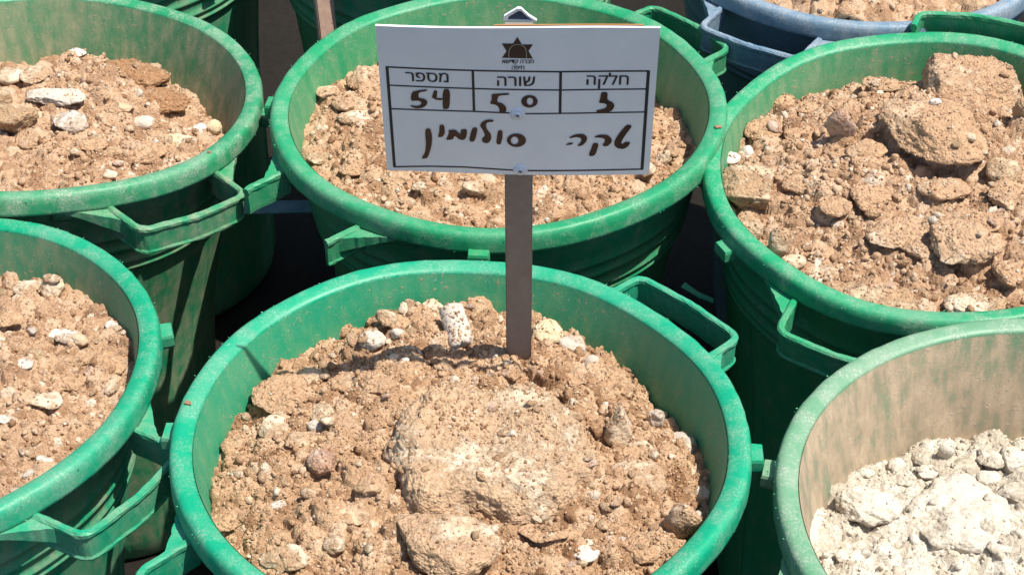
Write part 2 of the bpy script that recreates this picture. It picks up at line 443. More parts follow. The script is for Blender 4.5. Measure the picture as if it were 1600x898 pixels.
def make_handle(key, ang, root, mat, torn=None):
    up = .034 if (key == 'C' and ang > 0) else 0.0
    out_r = .289 if up else (.3165 if (key == 'C') else .3225)
    """strap handle: two arms and a bar, with tapering flanges under the lip. torn='left'/'both' breaks it"""
    ca, sa = math.cos(R(ang)), math.sin(R(ang))
    def put(V, nm, F, rim=.5):
        P = np.array([(x * ca - y * sa, x * sa + y * ca, z) for (x, y, z) in V])   # x radial, y tangential
        P = deform(P, key)
        bm = bmesh.new()
        vs = [bm.verts.new(p) for p in P]
        for f in F:
            try: bm.faces.new([vs[i] for i in f])
            except ValueError: pass
        bmesh.ops.recalc_face_normals(bm, faces=bm.faces)
        me = bpy.data.meshes.new(nm); bm.to_mesh(me); bm.free()
        bin_attrs(me, 0, rim)
        o = link(nm, me, mat, root)
        return o
    rb = out_r; hw = .069
    sec = [(-.0034, -.0235), (-.0015, -.0218), (.0024, -.0220), (.0044, -.0242), (.0044, -.0275), (.0026, -.0300), (.0022, -.0520), (.0036, -.0545), (.0030, -.0568), (-.0022, -.0568), (-.0026, -.0520), (-.0026, -.0305), (-.0036, -.0275)]
    sec = [(o_, z_ + up) for o_, z_ in sec]
    rnd = random.Random(hash(key) % 1000 if False else sum(map(ord, key)) + int(ang))
    full = smooth_arc([(.254, -.0705), (rb - .004, -.0695), (rb + .003, 0), (rb - .004, .0695), (.254, .0705)], .014, 5)
    # smoother bar: subdivide
    def dense(path):
        out = []
        for a, b in zip(path, path[1:]):
            k = max(1, int((b - a).length / .006))
            for i in range(k): out.append(a.lerp(b, i / k))
        out.append(path[-1]); return out
    full = dense([Vector((p.x, p.y)) for p in full])
    if torn is None:
        paths = [full]
    elif torn == 'both':
        paths = [full[:int(len(full) * .27)], full[int(len(full) * .80):]]
    else:
        paths = [full]
    for path in paths:
        v, f, n = sweep(path, sec, rnd.random())
        f = list(f) + [tuple(range(0, n)), tuple(range(len(v) - n, len(v)))[::-1]]
        h = put(v, 'handle' if len(paths) == 1 else 'handle_stub', f)
        if len(paths) > 1: h['label'] = 'torn off end of the broken handle'
    # tapering flanges that tie the arms to the lip
    for s in (-1, 1):
        n = 14; V = []; F = []
        for i in range(n + 1):
            u = i / n
            y = s * (.072 + .05 * u)
            w = .032 * (1 - u) ** 1.6 + .001
            r0 = math.sqrt(max(.0, .253 ** 2 - y * y))
            jag = rnd.uniform(-.0012, .0012)
            for (r, z) in ((r0 - .002, -.0240), (r0 + .014 + w + jag, -.0228 - .003 * (1 - u)), (r0 + .014 + w + jag, -.0245 - .020 * (1 - u)), (r0 - .002, -.046)):
                V.append((r, y, z))
        for i in range(n):
            for j in range(4): F.append((4 * i + j, 4 * i + 4 + j, 4 * i + 4 + (j + 1) % 4, 4 * i + (j + 1) % 4))
        F.append((0, 1, 2, 3)); F.append((4 * n + 3, 4 * n + 2, 4 * n + 1, 4 * n))
        put(V, 'flange', F, .7)
    return h

def make_bin(key, label, matkey, torn=None, cat='bin'):
    (cx, cy, cz, rs, tx, ty, a, b), ha = BINS[key]
    root = empty('garden_bin', (cx, cy, 0))
    tag(root, label, cat, 'round plastic bins standing close together')
    mat = MP[matkey]
    # body: inner wall down, floor, outer wall up with mouldings
    def ro(z): return wall_in(z) + .0042
    prof = [(wall_in(-.0055), -.0055)]
    for z in np.linspace(-.02, -.68, 20): prof.append((wall_in(z), z))
    prof += [(.02, -.688), (.0, -.688)]
    ninner = len(prof)
    prof += [(.0, BOT), (.10, BOT), (ro(BOT) - .004, BOT), (ro(-.69), -.69)]
    zs = [-.66, -.58, -.5, -.44, -.38, -.32, -.26, -.20, -.150, -.1445, -.1425, -.139, -.137, -.1335, -.1315, -.128, -.126, -.112, -.110, -.106, -.104, -.092, -.0905, -.087, -.0855, -.07, -.05, -.03, -.0225]
    ridge = {-.1425: .0028, -.139: .0028, -.1315: .0024, -.128: .0024, -.110: .0020, -.106: .0020, -.0905: .0013, -.087: .0013}
    for z in zs: prof.append((ro(z) + ridge.get(z, 0.0) + (.0024 if z > -.1445 else 0) , z))
    prof.append((ro(-.006) + .001, -.006))
    def rmod(r, z, T):
        m = (np.abs(((T / (2 * PI) * 14) % 1) - .5) > .455) & (z < -.1440) & (z > -.67)
        outer = np.zeros_like(r, bool); outer[:, ninner:] = True
        return r + np.where(m & outer, .0030, 0)
    P, F = lathe(prof, key, 224, rmod)
    me = mesh_np('body', deform(P, key), F)
    inn = np.zeros((224, len(prof))); inn[:, :ninner] = 1
    bin_attrs(me, inn.ravel(), 0)
    link('body', me, mat, root)
    # rolled rim
    rp = [(.2478, -.020), (.2476, -.010), (.2482, -.005), (.2492, -.0034), (.2530, -.0018), (.2600, .0004), (.2636, .0004), (.2668, -.0012), (.2688, -.0045),
          (.2700, -.0110), (.2704, -.0200), (.2706, -.0232), (.2690, -.0246), (.2672, -.0236), (.2668, -.0150), (.2650, -.0065), (.2600, -.0045), (.2545, -.0060), (.2532, -.0220), (.2500, -.0225)]
    nz = Noise2(sum(map(ord, key)) + 5)
    def rimmod(r, z, T):
        return r + .0005 * nz(T * 26, z * 60) * (r > .255)
    P, F = lathe(rp, key, 320, rimmod, closed=True)
    me = mesh_np('rim', deform(P, key), F)
    bin_attrs(me, 0, 1)
    link('rim', me, mat, root)
    # handles and latch tabs
    for i, aa in enumerate((ha, ha + 180 if key != 'C' else -118)):
        make_handle(key, aa, root, mat, torn if (i == 1 and torn) else None)
    for aa in (ha + 46, ha - 46, ha + 226, ha + 134):
        qx, qy = cx + .283 * math.cos(R(aa)), cy + .283 * math.sin(R(aa))
        if any(k2 != key and math.hypot(qx - v2[0][0], qy - v2[0][1]) < .272 for k2, v2 in BINS.items()): continue
        V = []
        w, d = .0125, .016
        for z in (-.018, -.021, -.031, -.034):
            e = .001 if z in (-.018, -.034) else 0
            for (x, y) in ((.266, -w + e), (.266 + d - e, -w * .92 + e), (.266 + d - e, w * .92 - e), (.266, w - e)): V.append((x, y, z))
        F = [(0, 1, 2, 3), (15, 14, 13, 12)]
        for k in range(3):
            for j in range(4): F.append((4 * k + j, 4 * k + 4 + j, 4 * k + 4 + (j + 1) % 4, 4 * k + (j + 1) % 4))
        ca, sa = math.cos(R(aa)), math.sin(R(aa))
        P = deform(np.array([(x * ca - y * sa, x * sa + y * ca, z) for (x, y, z) in V]), key)
        me = mesh_np('latch_tab', P, F[2:], False)
        bm = bmesh.new(); bm.from_mesh(me); bm.verts.ensure_lookup_table()
        for f in F[:2]: bm.faces.new([bm.verts[i] for i in f])
        bmesh.ops.recalc_face_normals(bm, faces=bm.faces); bm.to_mesh(me); bm.free()
        bin_attrs(me, 0, .6)
        link('latch_tab', me, mat, root)
    # frayed plastic burrs along the lip
    rnd = np.random.RandomState(sum(map(ord, key)))
    V = []; F = []
    for k in range(110):
        t = rnd.uniform(-PI, PI); edge = rnd.choice(3, p=[.45, .2, .35])
        r, z = ((.2699, -.004), (.2705, -.023), (.2482, -.003))[edge]
        L = rnd.uniform(.0007, .0022) * (1.6 if rnd.rand() < .08 else 1); wdt = rnd.uniform(.0004, .0011)
        dt = wdt / r
        o = len(V)
        out = L * (.7 if edge < 2 else -.35)
        V += [(r * math.cos(t - dt), r * math.sin(t - dt), z), (r * math.cos(t + dt), r * math.sin(t + dt), z),
              ((r) * math.cos(t), (r) * math.sin(t), z - .0008),
              ((r + out) * math.cos(t + rnd.uniform(-1.5, 1.5) * L / r), (r + out) * math.sin(t), z + rnd.uniform(-.3, .9) * L)]
        F += [(o, o + 1, o + 3), (o + 1, o + 2, o + 3), (o + 2, o, o + 3)]
    me = mesh_np('frayed_burrs', deform(np.array(V), key), F, False)
    b_ = link('frayed_burrs', me, M_BURR if matkey != 'G' else MP['G'], root)
    b_['kind'] = 'stuff'
    return root

BIN_LABELS = {
 'A': ('green bin in the front with the sign post standing in its soil', 'A', None),
 'B': ('green bin directly behind the sign board with a torn front left handle', 'B', 'both'),
 'C': ('green bin at the right with big earth blocks piled above its rim', 'C', 'left'),
 'D': ('dusty green bin at the upper left with handle facing front right', 'D', None),
 'E': ('green bin at the lower left cut by the left edge', 'E', None),
 'F': ('chalk dusted green bin at the lower right filled with white rubble', 'F', None),
 'G': ('blue grey bin at the top right behind the other bins', 'G', None),
 'H': ('green bin at the top behind the upper left bin, only its side showing', 'H', None),
 'I': ('green bin at the top behind the sign, mostly above the picture edge', 'H', None),
 'J': ('bin at the far right edge beyond the blue grey one', 'G', None),
}
for k, (lb, mk, tn) in BIN_LABELS.items():
    make_bin(k, lb, mk, tn)

# ------------------------------------------------------------------ soil in the bins
# wall level by angle (deg: level), centre level, mounds (x, y, radius, height) in bin coordinates
FILL = {
 'A': ([(-180, -.075), (-120, -.06), (-60, -.06), (0, -.083), (21, -.092), (36, -.082), (60, -.055), (94, -.046), (118, -.056), (136, -.062), (153, -.069)], -.030,
       [(.03, .0, .10, -.016), (-.02, .14, .05, -.004), (.13, -.06, .05, .006), (-.05, .05, .05, .006), (.060, .118, .034, -.013)], 'brown', .00125),
 'B': ([(-180, -.07), (-135, -.055), (-90, -.05), (-45, -.06), (0, -.078), (28, -.093), (90, -.075), (132, -.066), (161, -.06)], -.05,
       [(-.12, .06, .06, .012)], 'brown', .0015),
 'C': ([(-180, -.045), (-120, -.05), (-90, -.05), (-45, -.05), (0, -.06), (51, -.085), (80, -.07), (103, -.057), (134, -.04), (154, -.051)], -.028,
       [(.02, .09, .08, .030), (.12, .05, .08, .022), (.0, -.10, .05, .008), (-.1, .0, .07, .008)], 'red', .0015),
 'D': ([(-180, -.08), (-120, -.05), (-75, -.045), (-50, -.055), (0, -.095), (27, -.118), (45, -.114), (63, -.10), (84, -.098), (108, -.10), (140, -.09)], -.058,
       [(.05, .07, .08, .016), (.0, .0, .05, .0)], 'red', .0015),
 'E': ([(-180, -.07), (-100, -.06), (-50, -.055), (-20, -.055), (0, -.06), (22, -.055), (43, -.062), (58, -.058), (77, -.076), (140, -.07)], -.045,
       [(.09, .09, .05, .010)], 'red', .0014),
 'F': ([(-180, -.085), (-100, -.085), (0, -.10), (86, -.135), (121, -.127), (148, -.100)], -.112,
       [], 'chalk', .0014),
 'G': ([(-180, -.02), (-90, -.012), (0, -.02), (90, -.04)], -.01, [], 'red', .0026),
 'H': ([(-180, -.06), (0, -.06)], -.05, [], 'brown', .006),
 'I': ([(-180, -.06), (0, -.06)], -.05, [], 'brown', .006),
 'J': ([(-180, -.06), (0, -.06)], -.05, [], 'brown', .006),
}
SOIL_LABEL = {
 'A': 'brown earth with stones filling the front bin under the sign', 'B': 'brown earth filling the bin behind the sign',
 'C': 'lumpy brown earth heaped in the right bin', 'D': 'crumbly brown earth in the upper left bin',
 'E': 'pale crumbly earth in the lower left bin', 'F': 'white chalk rubble in the bin at the lower right',
 'G': 'brown earth level with the rim of the blue grey bin', 'H': 'brown earth in the bin behind the upper left one',
 'I': 'brown earth in the bin behind the sign at the top', 'J': 'brown earth in the bin beyond the blue grey one'}

def soil_level(key, X, Y):
    lv, c, mounds, _, _ = FILL[key]
    an = np.array([l[0] for l in lv], float); lz = np.array([l[1] for l in lv], float)
    an = np.concatenate([an, [an[0] + 360]]); lz = np.concatenate([lz, [lz[0]]])
    th = np.degrees(np.arctan2(Y, X)); th = np.where(th < an[0], th + 360, th)
    w = np.interp(th, an, lz)
    r = np.clip(np.hypot(X, Y) / .235, 0, 1)
    s = r ** 2.6
    z = w * s + (c * (1 - s))
    for (mx, my, mr, mh) in mounds:
        z = z + mh * np.exp(-((X - mx) ** 2 + (Y - my) ** 2) / (mr * mr))
    return z

# individual rock exclusion is not needed: rocks sit on the heap and sink into it
def make_soil(key):
    lv, c, mounds, mk, step = FILL[key]
    sd = sum(map(ord, key)) * 7
    rs = np.random.RandomState(sd)
    n2 = Noise2(sd + 1); n2b = Noise2(sd + 2)
    ext = .2505
    g = np.arange(-ext, ext + step, step); n = len(g)
    X, Y = np.meshgrid(g, g, indexing='ij')
    base = soil_level(key, X, Y) + .0075 * n2.fbm(X * 16, Y * 16, 3) + .0012 * n2b.fbm(X * 90, Y * 90, 3, .6)
    H = base.copy()
    tint = .40 + .10 * n2b.fbm(X * 40 + 5, Y * 40, 3)
    if step < .005:
        chalk = mk == 'chalk'
        # lumps pressed into the surface, large to small
        N = 17000
        a = .0019 * (1 - rs.rand(N)) ** (-1 / 2.0)
        a = np.clip(a, .0021 if step < .0022 else .0030, .0150)
        dens = n2.fbm((rs.rand(N)) * 3, rs.rand(N) * 3, 2)
        xs = rs.uniform(-ext, ext, N); ys = rs.uniform(-ext, ext, N)
        order = np.argsort(-a)
        for q in order:
            r = a[q]; x0, y0 = xs[q], ys[q]
            if r < .0050 and n2b(np.array([x0 * 14]), np.array([y0 * 14]))[0] > rs.uniform(.15, .8): continue
            if x0 * x0 + y0 * y0 > .0600: continue
            i0, i1 = max(int((x0 - r * 1.4 + ext) / step), 0), min(int((x0 + r * 1.4 + ext) / step) + 2, n)
            j0, j1 = max(int((y0 - r * 1.4 + ext) / step), 0), min(int((y0 + r * 1.4 + ext) / step) + 2, n)
            if i1 - i0 < 2 or j1 - j0 < 2: continue
            ci = min(max(int((x0 + ext) / step), 0), n - 1); cj = min(max(int((y0 + ext) / step), 0), n - 1)
            zb = .72 * base[ci, cj] + .28 * H[ci, cj]
            dx = X[i0:i1, j0:j1] - x0; dy = Y[i0:i1, j0:j1] - y0
            th = rs.uniform(0, PI); e = rs.uniform(.72, 1.0)
            u = (dx * math.cos(th) + dy * math.sin(th)) / r; v = (-dx * math.sin(th) + dy * math.cos(th)) / (r * e)
            wob = 1 + .22 * n2((u + x0 * 900) * 1.3, (v + y0 * 900) * 1.3)
            d2 = (u * u + v * v) * wob
            hgt = np.sqrt(np.clip(1 - d2, 0, 1)) * rs.uniform(.75, 1.1)
            for pl in range(3):   # broken faces
                pa = rs.uniform(0, 2 * PI); k = rs.uniform(.15, .8)
                hgt = np.minimum(hgt, rs.uniform(.55, 1.05) - k * (u * math.cos(pa) + v * math.sin(pa)))
            zz = zb - r * rs.uniform(-.25, .40) + r * hgt * 1.15 + .10 * r * n2b((dx + x0) * 700, (dy + y0) * 700)
            m = (d2 < 1) & (zz > H[i0:i1, j0:j1])
            H[i0:i1, j0:j1][m] = zz[m]
            tv = rs.beta(2.2, 2.6)
            if rs.rand() < (.03 if not chalk else .3): tv = rs.uniform(.86, 1.0)
            if tv > .86 and not chalk and r > .009: tv = .6
            tint[i0:i1, j0:j1][m] = tv
        H += .0009 * n2b(X * 430, Y * 430) + .0005 * n2(X * 800, Y * 800)
    # drop vertices outside the wall
    rad = np.hypot(X, Y)
    lim = wall_in(H) + .0008
    keep = rad <= lim + step * 3
    P = np.stack([X.ravel(), Y.ravel(), H.ravel()], 1)
    over = rad.ravel() > lim.ravel()
    sc = np.where(over, lim.ravel() / np.maximum(rad.ravel(), 1e-6), 1)
    P[:, 0] *= sc; P[:, 1] *= sc
    idx = -np.ones(n * n, int); kk = np.flatnonzero(keep.ravel()); idx[kk] = np.arange(len(kk))
    I = np.arange(n * n).reshape(n, n)
    Q = np.stack([I[:-1, :-1].ravel(), I[1:, :-1].ravel(), I[1:, 1:].ravel(), I[:-1, 1:].ravel()], 1)
    Q = idx[Q]; Q = Q[(Q >= 0).all(1)]
    W = deform(P[kk], key)
    me = mesh_np('soil', W, Q)
    col_attr(me, 'tint', tint.ravel()[kk])
    cx, cy = BINS[key][0][:2]
    o = link('soil', me, SOIL[mk]); o.location = (cx, cy, 0)
    tag(o, SOIL_LABEL[key], 'soil', kind='stuff')
    return o, W, Q
SOILS = {k: make_soil(k) for k in BINS}
BVH = {k: BVHTree.FromPolygons([tuple(v) for v in SOILS[k][1].tolist()], SOILS[k][2].tolist()) for k in 'ABCDEFG'}
def ground_z(key, x, y):
    zs = []
    for dx, dy in ((0, 0), (.006, 0), (-.006, 0), (0, .006), (0, -.006)):
        h = BVH[key].ray_cast(Vector((x + dx, y + dy, 1)), Vector((0, 0, -1)))
        if h[0] is not None: zs.append(h[0].z)
    return sorted(zs)[len(zs) // 2] if zs else -.06

# ------------------------------------------------------------------ rocks
ICO = {}
def ico(sub):
    if sub not in ICO:
        bm = bmesh.new(); bmesh.ops.create_icosphere(bm, subdivisions=sub, radius=1)
        V = np.array([v.co[:] for v in bm.verts]); F = np.array([[v.index for v in f.verts] for f in bm.faces])
        bm.free(); ICO[sub] = (V, F)
    return ICO[sub]

HERO = [(-.072, .062), (-.045, .085), (.0, .078), (.055, .082), (.078, .055), (.094, .012), (.100, -.030), (.078, -.036), (.074, -.062), (.030, -.078), (-.025, -.066), (-.068, -.072), (-.078, -.030), (-.098, .010), (-.088, .04)]
def rock_shape(seed, a, b, h, style, sub=4):
    D, F = ico(sub)
    rs = np.random.RandomState(seed)
    n3 = Noise3(seed % 97)
    off = rs.rand(3) * 20
    if style == 'hero':
        ang = np.arctan2(D[:, 1], D[:, 0])
        pa = np.array([math.atan2(p[1], p[0]) for p in HERO]); pr = np.array([math.hypot(*p) for p in HERO])
        o = np.argsort(pa); pa, pr = pa[o], pr[o]
        pa = np.concatenate([[pa[-1] - 2 * PI], pa, [pa[0] + 2 * PI]]); pr = np.concatenate([[pr[-1]], pr, [pr[0]]])
        rr = np.interp(ang, pa, pr) * 1.05
        hz = np.sqrt(np.clip(1 - D[:, 2] ** 2, 0, 1)) ** .62
        z = np.sign(D[:, 2]) * np.minimum(np.abs(D[:, 2]) * 1.25, 1 - .12 * (1 - np.abs(D[:, 2])))
        P = np.stack([np.cos(ang) * rr * hz, np.sin(ang) * rr * hz, z * h * .5], 1)
        P += D * (.0060 * n3.fbm(P * 26 + off, 3) + .0032 * n3.fbm(P * 85 + off, 3) - .0022 * np.abs(n3.fbm(P * 140 + off, 3)) + .0014 * n3.fbm(P * 300 + off, 2))[:, None]
        # shallow basin where dirt has gathered at the back, raised edges at left and front
        top = np.clip(D[:, 2] * 2, 0, 1)
        P[:, 2] += top * (-.012 * np.exp(-(((P[:, 0] - .005) / .045) ** 2 + ((P[:, 1] - .03) / .04) ** 2))
                          + .006 * np.exp(-((P[:, 0] + .075) / .02) ** 2) + .007 * np.exp(-((P[:, 1] + .05) / .022) ** 2))
        return P, F
    r = np.ones(len(D)) * 1.0
    npl = {'blocky': 9, 'block': 8, 'block2': 11, 'flat': 7, 'round': 5, 'mound': 3, 'core': 0, 'boulder': 7, 'tall': 7, 'chip': 7, 'disc': 0}[style]
    for i in range(npl):
        d = rs.randn(3); d /= np.linalg.norm(d)
        if style == 'block' and i < 5: d = np.array([(1, .25, .1), (-1, .1, .15), (.1, -1, .35), (0, 1, .1), (.08, -.15, 1)][i], float); d /= np.linalg.norm(d)
        k = rs.uniform(.55, .84) if style not in ('round', 'mound') else rs.uniform(.74, .94)
        dt = D @ d
        r = np.where(dt > .05, np.minimum(r, k / np.maximum(dt, .05)), r)
    if style == 'core':
        # stubby cylinder lying along y, tilted
        ax = np.abs(D[:, 1]); q = np.sqrt(np.clip(1 - D[:, 1] ** 2, 1e-9, 1))
        r = np.minimum(1 / np.maximum(ax, 1e-4), .55 / q) ; r = np.minimum(r, 1.12)
        P = D * r[:, None] * np.array([.024, .0235, .022])
    else:
        pw = {'flat': .6, 'mound': .7, 'disc': .5}.get(style, .9)
        P = D * r[:, None]
        P = P * np.array([a, b, h * .5 if style not in ('mound',) else h * .62]) * 1.12
    s = min(a, b) if style != 'core' else .012
    am = {'round': .10, 'core': .05, 'disc': .04, 'mound': .13, 'chip': .08, 'boulder': .15}.get(style, .085)
    P = P + D * (s * am * n3.fbm(P / s * 1.5 + off, 3, .55) + min(s * .06, .0016) * n3.fbm(P * 210 + off, 3, .6)
                 + min(s * .035, .0008) * n3.fbm(P * 520 + off, 2, .6))[:, None]
    if style in ('block', 'block2', 'blocky', 'mound', 'boulder') and sub >= 4:   # crusty granular surface
        P = P + D * (np.abs(n3(P * 330 + off)) * .0016 - .0006)[:, None]
    return P, F

